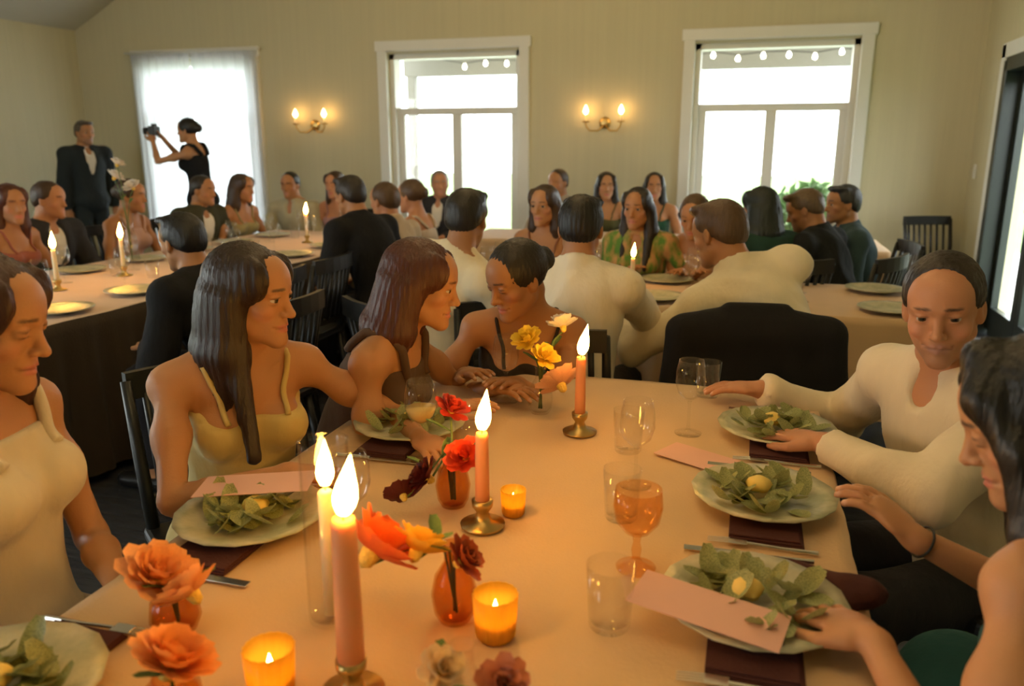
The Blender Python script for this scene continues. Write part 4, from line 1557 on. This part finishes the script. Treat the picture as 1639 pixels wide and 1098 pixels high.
        bust = C + Up * (0.062 if kind == 'dress' else 0.10) * s
        g.plane(bust, nrm(Up - Fw * (-0.10 if kind == 'dress' else 0.15)))
        if bottom is None:
            for nm in 'LR':
                h_, kn, an, toe = legs[nm]
                g.cone(h_, kn, 0.10 * s, 0.085 * s, 0.09)
                g.cone(kn, kn * 0.5 + an * 0.5, 0.085, 0.09, 0.09, cut_b=True)
        garment('dress' if bottom is None else 'top', g, m_top, 0.003)
        wd = 0.0045 if len(top) < 4 else top[3]
        for x in (-1, 1):
            pts = [bust + Fw * 0.13 * s + Rt * x * 0.07 * s - Up * 0.01, C + Up * 0.11 * s + Fw * 0.10 * s + Rt * x * 0.082 * s,
                   N + Rt * x * 0.092 * s + Fw * 0.03 * s - Up * 0.01, N + Rt * x * 0.092 * s - Fw * 0.03 * s - Up * 0.01,
                   C + Up * 0.11 * s - Fw * 0.10 * s + Rt * x * 0.075 * s, bust - Fw * 0.12 * s + Rt * x * 0.06 * s - Up * 0.012]
            dense = []
            for p0, p1 in zip(pts[:-1], pts[1:]):
                dense += [p0 + (p1 - p0) * t for t in np.linspace(0, 1, 7)[:-1]]
            dense.append(pts[-1])
            pp = f.project(np.array(dense), wd * 0.85)
            sm = pp.copy()
            sm[1:-1] = (pp[:-2] + pp[1:-1] * 2 + pp[2:]) / 4
            tube('shoulder_strap', [Vector(p) for p in sm], wd, cloth_mat(*(top[4] if len(top) > 4 else (cn, cc))), body, 8)
    if bottom is not None:
        g = Field()
        g.ell(P, np.array((0.172, 0.135, 0.118)) * s, MP, 0.05)
        g.ell(P + V3(0, -0.04, -0.02), np.array((0.158, 0.118, 0.098)) * s, MP, 0.05)
        for nm in 'LR':
            h_, kn, an, toe = legs[nm]
            g.cone(h_, kn, 0.095 * s, 0.07 * s, 0.03)
            g.cone(kn, an + V3(0, 0, 0.02), 0.068 * s, 0.058, 0.02, cut_b=True)
        garment('trousers', g, cloth_mat(bottom[0], bottom[1]), 0.003, res=1.5)
    # shoes
    if lod < 2 or stand:
        for nm in 'LR':
            h_, kn, an, toe = legs[nm]
            g = Field()
            g.cone(an + V3(0, -0.03, -0.05), toe + V3(0, 0.01, 0.002), 0.045, 0.034, 0.02)
            g.plane(V3(0, 0, 0.004), V3(0, 0, -1))
            V2, F2 = g.mesh(0.013)
            mesh_np('shoe', V2, F2, mat('black_shoe_leather', (0.012, 0.011, 0.010), 0.35), body)
    # ------------------------------------------------ hair
    style, hn, hcol = hair[:3]
    if style:
        g = Field()
        E = lambda c, r, k=0.012, op='+', RMx=None: g.ell(T(c), np.array(r) * s, MH if RMx is None else MH @ RMx, k, op)
        Cn = lambda a, b, ra, rb, k=0.02: g.cone(T(a), T(b), ra * s, rb * s, k)
        E((0, -0.017, 0.036), (0.083, 0.101, 0.090), 0.02)
        if style == 'receding':
            E((0, 0.10, 0.035), (0.082, 0.085, 0.085), 0.012, '-')
            E((0, 0.06, -0.06), (0.080, 0.075, 0.085), 0.012, '-')
        else:
            if style == 'curtain':
                E((0, 0.094, -0.045), (0.050, 0.066, 0.096), 0.012, '-')
            elif fem:
                E((0, 0.094, -0.036), (0.063, 0.067, 0.091), 0.012, '-')
            else:
                E((0, 0.092, -0.024), (0.066, 0.068, 0.090), 0.012, '-')
        if style in ('short', 'receding'):
            E((0, -0.060, -0.005), (0.070, 0.052, 0.060), 0.02)
            g.plane(T((0, -0.07, -0.048)), MH @ V3(0, 0.62, -1.0), 0.01)
            E((0, 0.03, -0.045), (0.12, 0.045, 0.045), 0.012, '-')
            if style == 'short' and lod < 2:
                for q in range(9):
                    t = q * 0.7
                    E((0.05 * math.cos(t), 0.03 + 0.05 * math.sin(t), 0.098), (0.026, 0.020, 0.018), 0.014)
        elif style in ('long', 'curtain'):
            ln = hair[3] if len(hair) > 3 else 0.30
            E((0, -0.075, -0.06), (0.080, 0.045, 0.10), 0.03)
            # fall along the world vertical from the head, behind the shoulders
            upl = MH.T @ V3(0, 0, 1)
            dn = MH.T @ nrm(-Up * 0.8 + V3(0, 0, -0.4))
            for q in range(9):
                a = math.pi * (-0.18 + 1.36 * q / 8)
                p0 = V3(0.073 * math.cos(a), -0.025 - 0.070 * max(-0.3, math.sin(a)), 0.0)
                rnd = random.Random(seed * 31 + q)
                p1 = p0 * V3(1.15, 1.12, 1) + dn * 0.13
                if q in (0, 8) and len(hair) > 4 and hair[4]:
                    p2 = p1 + dn * (ln - 0.13) + MH.T @ (Fw * 0.11)
                else:
                    p2 = p1 * V3(1.05, 1.0, 1) + dn * (ln - 0.13) * rnd.uniform(0.85, 1.05)
                Cn(p0, p1, 0.026, 0.030, 0.025)
                Cn(p1, p2, 0.030, 0.015, 0.025)
            if style == 'curtain':
                for x in (-1, 1):
                    p0, p1 = V3(x * 0.050, 0.062, 0.062), V3(x * 0.079, 0.040, -0.010)
                    p2 = p1 + dn * 0.11 + V3(x * 0.004, 0.0, 0)
                    Cn(V3(x * 0.012, 0.045, 0.105), p0, 0.026, 0.022, 0.025)
                    Cn(p0, p1, 0.020, 0.022, 0.02)
                    Cn(p1, p2, 0.022, 0.020, 0.02)
                    Cn(p2, p2 + dn * (ln - 0.1), 0.020, 0.010, 0.02)
            elif fem:
                E((0.062, 0.035, 0.05), (0.020, 0.045, 0.05), 0.02)
                E((-0.062, 0.035, 0.05), (0.020, 0.045, 0.05), 0.02)
        elif style == 'bun':
            g.plane(T((0, -0.06, -0.05)), MH @ V3(0, 0.45, -1.0), 0.01)
            E((0, -0.115, 0.025), (0.042, 0.036, 0.042), 0.012)
        elif style == 'cap':
            g.plane(T((0, 0, 0.03)), MH @ V3(0, 0.1, -1.0), 0.006)
            E((0, 0.105, 0.035), (0.062, 0.06, 0.008), 0.01)
        hres = (0.0062, 0.010, 0.014)[lod]
        V2, F2 = g.mesh(hres)
        if len(V2):
            V2 = relax(V2, F2, 2)
            n = vnormals(V2, F2)
            q = (V2 - HC) @ MH
            ang = np.arctan2(q[:, 0], q[:, 1] + 0.02)
            st = np.sin(ang * 34 + 2.2 * wob(q, 14, seed + 2)) * 0.6 + np.sin(ang * 71 + 3 * wob(q, 20, seed + 3)) * 0.4
            V2 = V2 + n * ((0.0022 if style != 'cap' else 0.0) * st + 0.004 * wob(q, 22, seed + 4))[:, None]
            mesh_np('hair' if style != 'cap' else 'flat_cap', V2, F2, hair_mat(hn, hcol) if style != 'cap' else cloth_mat(hn, hcol), body)
    PEOPLE.append((body, origin, yaw, T, RW, f, dict(arms=arms, HC=origin + RW @ HC)))
    return PEOPLE[-1]


def seat_for(p, label, dx=0.0):
    """Black chair under a seated person: same place and facing."""
    body, o, yaw = p[0], p[1], p[2]
    fw = RW_dir(yaw)
    chair(o[0] - fw[0] * 0.02, o[1] - fw[1] * 0.02, yaw, label)


def RW_dir(yaw):
    return (-math.sin(yaw), math.cos(yaw))


DARK = (0.016, 0.011, 0.008)
BROWN = (0.05, 0.026, 0.014)
AUB = (0.075, 0.022, 0.012)
GREY = (0.20, 0.18, 0.16)
_WHITE = ('shirt', 'white', (0.70, 0.66, 0.58))
CREAM = (0.70, 0.60, 0.43)
zt = 0.765   # hand height on the cloth
# ------------------------------------------------------------------ the guests
cloth_mat('floral', (0.09, 0.22, 0.03), col2=(0.50, 0.27, 0.10), vscale=16)
# right side of the front table
r1 = person('person with long dark hair and bare shoulders in teal, looking down at the nearest plate', (0.405, 1.200, 1.10), 38, lean=24, hy=42, hp=22, hr=0, fem=True, lod=0,
            lids=True, hair=('curtain', 'near_black', (0.008, 0.007, 0.007), 0.30), top=('dress', 'teal', (0.02, 0.085, 0.095), 0.0028, ('black_strap', (0.01, 0.01, 0.01))), bottom=None,
            handL=(0.205, 1.075, 0.800), poleL=(-0.2, -0.9, -0.7), fdirL=(-0.8, 0.7, -0.2), handR=(0.30, 1.36, 0.83), poleR=(0.9, 0.3, -0.6), fdirR=(-0.5, 0.5, 0.5), curlL=0.5, curlR=0.6, seed=1)
seat_for(r1, 'black slatted chair under the woman in the teal dress')
r2 = person('person with receding hair in a cream top, arm stretched over the cloth', (0.425, 1.940, 1.115), 126, lean=14, side=4, hy=38, hp=8, hr=5, lod=0, skin='pink', smile=0.004,
            hair=('receding', 'dark_brown', (0.022, 0.015, 0.011)), top=('sweater', 'cream', CREAM, 0.98), bottom=('charcoal', (0.02, 0.02, 0.024)),
            handR=(0.065, 2.255, 0.80), poleR=(0.3, 0.5, -0.5), fdirR=(-0.9, 0.3, -0.15), handL=(0.20, 1.86, 0.80), poleL=(0.5, -0.8, -0.3), fdirL=(-0.7, 0.65, -0.1), seed=2)
seat_for(r2, 'black slatted chair under the man in the cream top')
# left side
p1 = person('person in a white top with reddish hair at the left edge of the photo', (-1.245, 1.02, 1.175), -80, lean=-1, hy=10, hp=12, fem=True, lod=0, lids=True,
            hair=('long', 'auburn_dark', (0.045, 0.016, 0.010), 0.22), top=('top', 'ivory', (0.66, 0.58, 0.44), 0.012), bottom=('ivory_skirt', (0.50, 0.42, 0.30)),
            handL=(-1.02, 1.02, 0.69), handR=(-0.98, 0.90, 0.70), seed=3)
seat_for(p1, 'black slatted chair under the woman in the white top')
p2 = person('person with long dark hair in a pale yellow dress, resting both arms on the table', (-1.100, 1.575, 1.130), -128, lean=10, hy=42, hp=4, fem=True, lod=0,
            hair=('long', 'dark_chestnut', (0.026, 0.013, 0.008), 0.34, True), top=('dress', 'pale_yellow', (0.60, 0.46, 0.17), 0.007), bottom=None,
            handR=(-0.91, 1.395, 0.785), poleR=(-0.6, -0.6, -0.5), fdirR=(1, 0.1, -0.1), handL=(-0.72, 1.66, 0.785), poleL=(0.3, 0.9, -0.6), fdirL=(0.8, -0.6, 0), seed=4)
seat_for(p2, 'black slatted chair under the woman in the pale yellow dress')
p3 = person('person with auburn hair leaning bare armed on the table, face turned to the table end', (-0.845, 1.985, 1.100), -85, lean=24, hy=8, hp=10, fem=True, lod=0, skin='fair',
            hair=('long', 'auburn', AUB, 0.24), top=('top', 'dusky', (0.10, 0.06, 0.04), 0.012), bottom=('dusky_skirt', (0.06, 0.04, 0.03)),
            handR=(-0.74, 1.86, 0.79), poleR=(-0.6, -0.5, -0.9), fdirR=(1, 0.3, 0), handL=(-0.66, 2.10, 0.79), poleL=(0, 0.8, -0.8), fdirL=(1, -0.4, 0), seed=5)
seat_for(p3, 'black slatted chair under the auburn haired woman')
p5 = person('person with dark bun in a dark dress bending over the far table end', (-0.685, 2.365, 1.050), -160, lean=26, side=-4, hy=-58, hp=18, fem=True, lod=0, skin='tan', lids=True,
            hair=('bun', 'black_brown', DARK), top=('dress', 'dark_brown', (0.03, 0.022, 0.017), 0.006), bottom=None,
            handR=(-0.80, 2.20, 0.79), handL=(-0.62, 2.15, 0.79), seed=6)
seat_for(p5, 'black slatted chair under the woman with the dark bun')
# men with their backs turned
m1 = person('person with black hair in a white shirt, back turned, behind the farthest taper', (-0.600, 2.930, 1.165), -4, lean=8, hy=8, hp=6, lod=0, skin='tan',
            hair=('short', 'black', (0.010, 0.008, 0.007)), top=('shirt', 'warm_white', (0.80, 0.71, 0.54)), bottom=('black_trouser', (0.013, 0.013, 0.014)),
            handL=(-0.78, 3.34, 0.82), handR=(-0.42, 3.34, 0.82), seed=7)
seat_for(m1, 'black slatted chair under the white shirted man behind the farthest taper')
p4 = person('person with black hair in a cream shirt, back turned, beyond the auburn haired woman', (-1.095, 3.060, 1.175), -32, lean=12, side=8, hy=30, hp=8, lod=1, skin='tan',
            hair=('short', 'soft_black', (0.018, 0.014, 0.010)), top=('shirt', 'cream_shirt', (0.76, 0.64, 0.42)), bottom=('black_trouser', (0.013, 0.013, 0.014)),
            handR=(-0.78, 3.20, 0.72), handL=(-1.15, 3.45, 0.80), seed=8)
seat_for(p4, 'black slatted chair under the man in the cream shirt')
m3 = person('person in an off white shirt, broad back hunched sideways over the black draped chair', (-0.115, 3.270, 1.125), 22, lean=30, side=-24, hy=30, hp=14, s=1.10, lod=1, skin='tan',
            hair=('short', 'light_brown', (0.09, 0.05, 0.025)), top=('shirt', 'off_white', (0.80, 0.71, 0.52)), bottom=('black_trouser', (0.013, 0.013, 0.014)),
            handL=(-0.48, 3.35, 0.80), handR=(-0.12, 3.60, 0.80), poleR=(0.8, 0.2, -0.6), seed=9)
chair(m3[1][0] - 0.22, m3[1][1] - 0.04, R(8), 'black chair draped with a black jacket under the hunched man in off white')
# jacket hung over that chair back
def draped_jacket(x, y, rz, label, cm):
    g = Field()
    g.ell((0, -0.265, 0.85), (0.29, 0.075, 0.085), None, 0.04)
    g.ell((0, -0.285, 0.60), (0.31, 0.060, 0.27), None, 0.05)
    for sx in (-1, 1):
        g.cone((sx * 0.24, -0.27, 0.84), (sx * 0.285, -0.30, 0.40), 0.062, 0.050, 0.03)
        g.cone((sx * 0.13, -0.17, 0.78), (sx * 0.15, -0.14, 0.56), 0.030, 0.026, 0.03)
    g.cone((-0.09, -0.275, 0.925), (0.09, -0.275, 0.925), 0.026, 0.026, 0.02)
    V2, F2 = g.mesh(0.014)
    n = vnormals(V2, F2)
    V2 = V2 + n * (0.008 * wob(V2 * np.array([1.6, 1, 0.5]), 24, 3))[:, None]
    o = mesh_np('suit_jacket', V2, F2, cloth_mat('black_jacket', (0.012, 0.012, 0.013)))
    o.location = (x, y, 0)
    o.rotation_euler = (0, 0, rz)
    return tag(o, label, 'jacket')


draped_jacket(m3[1][0] - 0.22, m3[1][1] - 0.03, R(8), 'black suit jacket hung over the chair back of the hunched man', None)

# beyond the middle table, facing us
grp = None
n1 = person('person with long brown hair, orange lit face, left of the black haired white shirted man', (-1.16, 4.58, 1.12), 176, lean=8, hy=-8, fem=True, lod=1, hair=('long', 'brown', BROWN, 0.30), top=('dress', 'rust', (0.25, 0.10, 0.05), 0.006), bottom=None, handL=(-1.0, 4.42, 0.79), handR=(-1.25, 4.42, 0.79), seed=11)
n2 = person('person with long dark hair in a green floral dress at the middle table', (-0.62, 4.62, 1.10), 172, lean=10, hy=-4, fem=True, lod=1, skin='tan', hair=('long', 'black_brown', DARK, 0.32, True), top=('tee', 'floral', (0.10, 0.24, 0.03)), bottom=('floral_skirt', (0.14, 0.2, 0.05)), handL=(-0.34, 4.44, 0.79), handR=(-0.62, 4.44, 0.79), seed=12)
n3 = person('person with fair hair bowed toward the hunched man in off white', (-0.30, 4.60, 1.03), 160, lean=22, hy=10, hp=14, fem=True, lod=1, skin='tan', hair=('bun', 'light_brown', (0.09, 0.05, 0.025)), top=('top', 'peach', (0.5, 0.28, 0.16), 0.01), bottom=('peach_skirt', (0.4, 0.22, 0.13)), handL=(0.0, 4.42, 0.79), handR=(-0.25, 4.42, 0.79), seed=13)
n4 = person('person with full dark hair and dark green jacket, back turned, right of the hunched man', (0.048, 4.754, 1.12), 30, lean=10, hy=20, lod=1, fem=True, hair=('long', 'green_black', (0.010, 0.016, 0.012), 0.26), top=('shirt', 'dark_green', (0.018, 0.05, 0.035)), bottom=('black_trouser', (0.013, 0.013, 0.014)), seed=14)
n5 = person('person with tan brown hair in black, bent low under the window by the glass door', (0.30, 4.95, 1.10), 60, lean=20, hy=20, hp=20, lod=1, skin='tan', hair=('short', 'tan_brown', (0.13, 0.085, 0.045)), top=('shirt', 'black_cotton', (0.014, 0.016, 0.016)), bottom=('black_trouser', (0.013, 0.013, 0.014)), seed=15)
n6 = person('person in a slate blue jacket, rightmost of those under the window by the glass door', (0.54, 5.35, 1.02), 100, lean=12, hy=10, lod=1, hair=('short', 'grey_dark', (0.04, 0.045, 0.05)), top=('shirt', 'slate_blue', (0.04, 0.075, 0.09)), bottom=('black_trouser', (0.013, 0.013, 0.014)), seed=16)
for p, t in ((n1, 'the brown haired guest beyond the middle table'), (n2, 'the guest in green floral'), (n3, 'the fair haired bowed guest'), (n4, 'the guest in dark green'), (n5, 'the tan haired guest in black'), (n6, 'the guest in slate blue')):
    seat_for(p, 'black slatted chair under ' + t)
# along the window wall
for i, (x, z, fem, hr_, tp, lb) in enumerate((
        (-1.64, 1.14, False, ('short', 'brown', BROWN), ('shirt', 'stone', (0.35, 0.30, 0.24)), 'person with short brown hair against the wall below the sconce nearest the glass door'),
        (-1.21, 1.12, True, ('long', 'black_brown', DARK, 0.28), ('dress', 'olive', (0.10, 0.10, 0.04), 0.006), 'person with dark hair against the wall, behind the black haired man in white'),
        (-0.80, 1.12, True, ('long', 'black_brown', DARK, 0.30), ('dress', 'forest', (0.02, 0.07, 0.04), 0.006), 'person with long dark hair against the wall, behind the green floral dress'),
        (-2.75, 1.05, False, ('short', 'grey', GREY), ('jacket', 'charcoal_suit', (0.03, 0.03, 0.035)), 'person with grey hair in front of the window between the sconces'))):
    y = 6.95
    p = person(lb, (x, y, z), 180, lean=5, hy=(-20, 15, 10, 25)[i], fem=fem, lod=2, skin=('tan', 'fair', 'tan', 'pink')[i], hair=hr_, top=tp, bottom=None if fem else ('charcoal', (0.02, 0.02, 0.024)), seed=20 + i)
    seat_for(p, 'black slatted chair of the ' + ' '.join(lb.replace('person', 'guest').split(',')[0].split()[:11]))
# far table by the corner: window side sits with backs to the shaded wall, others with backs to us
far = (
    (-4.25, 3.78, -88, 1.12, True, ('long', 'auburn', AUB, 0.25), ('dress', 'brick', (0.30, 0.09, 0.06), 0.006), 'tan', 'person with auburn hair in a brick red dress backed by the shaded wall'),
    (-4.34, 4.15, -95, 1.12, False, ('short', 'brown', BROWN), ('jacket', 'charcoal_suit', (0.03, 0.03, 0.035)), 'pink', 'person in a charcoal jacket beside the brick red dress, backed by the shaded wall'),
    (-4.25, 4.77, -90, 1.09, True, ('bun', 'brown', BROWN), ('top', 'blush_top', (0.5, 0.3, 0.24), 0.01), 'tan', 'person in a blush top behind the middle far candle'),
    (-4.20, 5.50, -100, 1.05, False, ('short', 'dark_brown', (0.022, 0.015, 0.011)), ('jacket', 'dark_olive_suit', (0.05, 0.05, 0.03)), 'tan', 'person in a dark olive jacket, dark hair, seated below the standing silhouette'),
    (-4.10, 5.88, -100, 1.03, True, ('long', 'brown', BROWN, 0.28), ('dress', 'khaki', (0.32, 0.27, 0.12), 0.006), 'tan', 'person in a khaki dress seated below the sheer curtained window'),
    (-4.0, 6.45, 180, 1.05, False, ('short', 'black', (0.01, 0.008, 0.007)), ('shirt', 'pale_khaki', (0.42, 0.38, 0.25)), 'tan', 'person in a pale khaki shirt at the window end of the far table'),
    (-3.55, 6.45, 175, 1.12, True, ('long', 'brown', BROWN, 0.25), ('dress', 'mauve', (0.35, 0.2, 0.22), 0.006), 'pink', 'person in a mauve dress at the window end of the far table'),
    (-2.30, 4.35, 70, 1.17, False, ('short', 'dark_brown', (0.022, 0.015, 0.011)), ('jacket', 'black_suit', (0.011, 0.011, 0.012)), 'tan', 'person in a black jacket leaning over the far table, back toward us'),
    (-2.29, 4.80, 75, 1.02, False, ('receding', 'light_brown', (0.09, 0.05, 0.025)), ('shirt', 'beige', (0.45, 0.34, 0.22)), 'pink', 'person with a balding brown head beside the black jacket at the far table'),
    (-2.32, 5.30, 85, 1.02, True, ('bun', 'light_brown', (0.09, 0.05, 0.025)), ('top', 'sand', (0.5, 0.4, 0.3), 0.01), 'pink', 'person with light brown bun next to the balding head at the far table'),
    (-2.25, 2.78, 85, 1.03, False, ('short', 'black', (0.01, 0.008, 0.007)), ('jacket', 'black_suit', (0.011, 0.011, 0.012)), 'tan', 'person in a black jacket behind the long dark hair of the woman in yellow'),
)
for i, (x, y, a, z, fem, hr_, tp, sk, lb) in enumerate(far):
    leanv = 24 if i in (7, 10) else 10
    kw = {}
    p = person(lb, (x, y, z), a, lean=leanv, hp=8 if i in (7, 10) else 2, hy=((i * 37) % 40) - 20, fem=fem, lod=2 if i not in (7, 8, 10) else 1, skin=sk, hair=hr_, top=tp, bottom=None if fem else ('charcoal', (0.02, 0.02, 0.024)), seed=40 + i, **kw)
    seat_for(p, 'black slatted chair of the ' + ' '.join(lb.replace('person', 'guest').split(',')[0].split()[:11]))
for y, lb in ((3.35, 'empty black chair at the far table, nearer of two'), (3.85, 'empty black chair at the far table, beside the black jacketed man')):
    chair(-2.42, y, R(90), lb)
chair(1.53, 7.25, R(200), 'black slatted chair standing alone in the corner by the glass door')
# standing
s1 = person('person standing in an open dark suit and white shirt in the far corner', (-6.45, 6.70, 1.58), -110, lean=2, hy=5, stand=True, lod=1, skin='tan', hair=('short', 'grey_brown', (0.09, 0.07, 0.05)), top=('jacket', 'navy_suit', (0.02, 0.027, 0.03)), bottom=('navy_trouser', (0.02, 0.027, 0.03)), seed=60)
s2 = person('person standing in black before the sheer curtained window, arms raised with a camera', (-5.35, 6.85, 1.60), 100, lean=3, side=-4, fem=True, stand=True, lod=1, hair=('bun', 'black', (0.01, 0.008, 0.007)), top=('top', 'black_vest', (0.010, 0.010, 0.011), 0.02), bottom=('black_trouser', (0.013, 0.013, 0.014)),
            handL=(-5.66, 6.72, 1.50), handR=(-5.66, 6.88, 1.52), poleL=(-0.2, -0.6, -0.8), poleR=(-0.2, 0.6, -0.8), fdirL=(-0.3, 0.3, 0.6), fdirR=(-0.3, -0.3, 0.6), seed=61)
ph = empty('photo_camera', (-5.70, 6.80, 1.60), R(100), 'black camera held up by the figure before the sheer curtained window', 'camera')
box('camera_body', (0, 0, 0), (0.13, 0.06, 0.09), M_plastic, ph, 0.008)
tube('lens', [(0, 0.02, -0.002), (0, 0.10, -0.002)], [0.034, 0.036], M_plastic, ph, 20)
box('viewfinder', (0, -0.005, 0.055), (0.045, 0.045, 0.025), M_plastic, ph, 0.006)

# napkin crumpled under the woman's hand, and her bracelet
g = Field()
g.cone((-0.075, 0, 0.014), (0.075, 0.01, 0.018), 0.017, 0.024, 0.02)
g.cone((-0.05, 0.02, 0.010), (0.06, -0.02, 0.012), 0.013, 0.015, 0.02)
g.cone((0.05, 0.0, 0.02), (0.09, 0.03, 0.012), 0.018, 0.012, 0.02)
V2, F2 = g.mesh(0.005)
V2 = V2 + vnormals(V2, F2) * (0.004 * wob(V2, 90, 5))[:, None]
o = mesh_np('napkin', V2, F2, M_napkin)
o.location, o.rotation_euler = (0.150, 1.285, Z), (0, 0, R(-25))
tag(o, 'crumpled burgundy napkin under the fingers of the woman in teal', 'napkin', 'burgundy napkins')
a, e, w = r1[6]['arms']['R']
Mw = rotz(r1[2])
bc = r1[1] + Mw @ (w * 0.93 + e * 0.07)
ax_ = Mw @ nrm(w - e)
bm = bmesh.new()
u = nrm(np.cross(ax_, V3(0, 0, 1)))
v = np.cross(ax_, u)
add_tube(bm, [Vector((u * math.cos(t) + v * math.sin(t)) * 0.027) for t in np.linspace(0, 2 * math.pi, 25)], 0.0022, 6, False)
o = from_bm('bracelet', bm, M_black, loc=tuple(bc))
tag(o, 'thin black bracelet on the wrist of the woman in teal', 'bracelet')
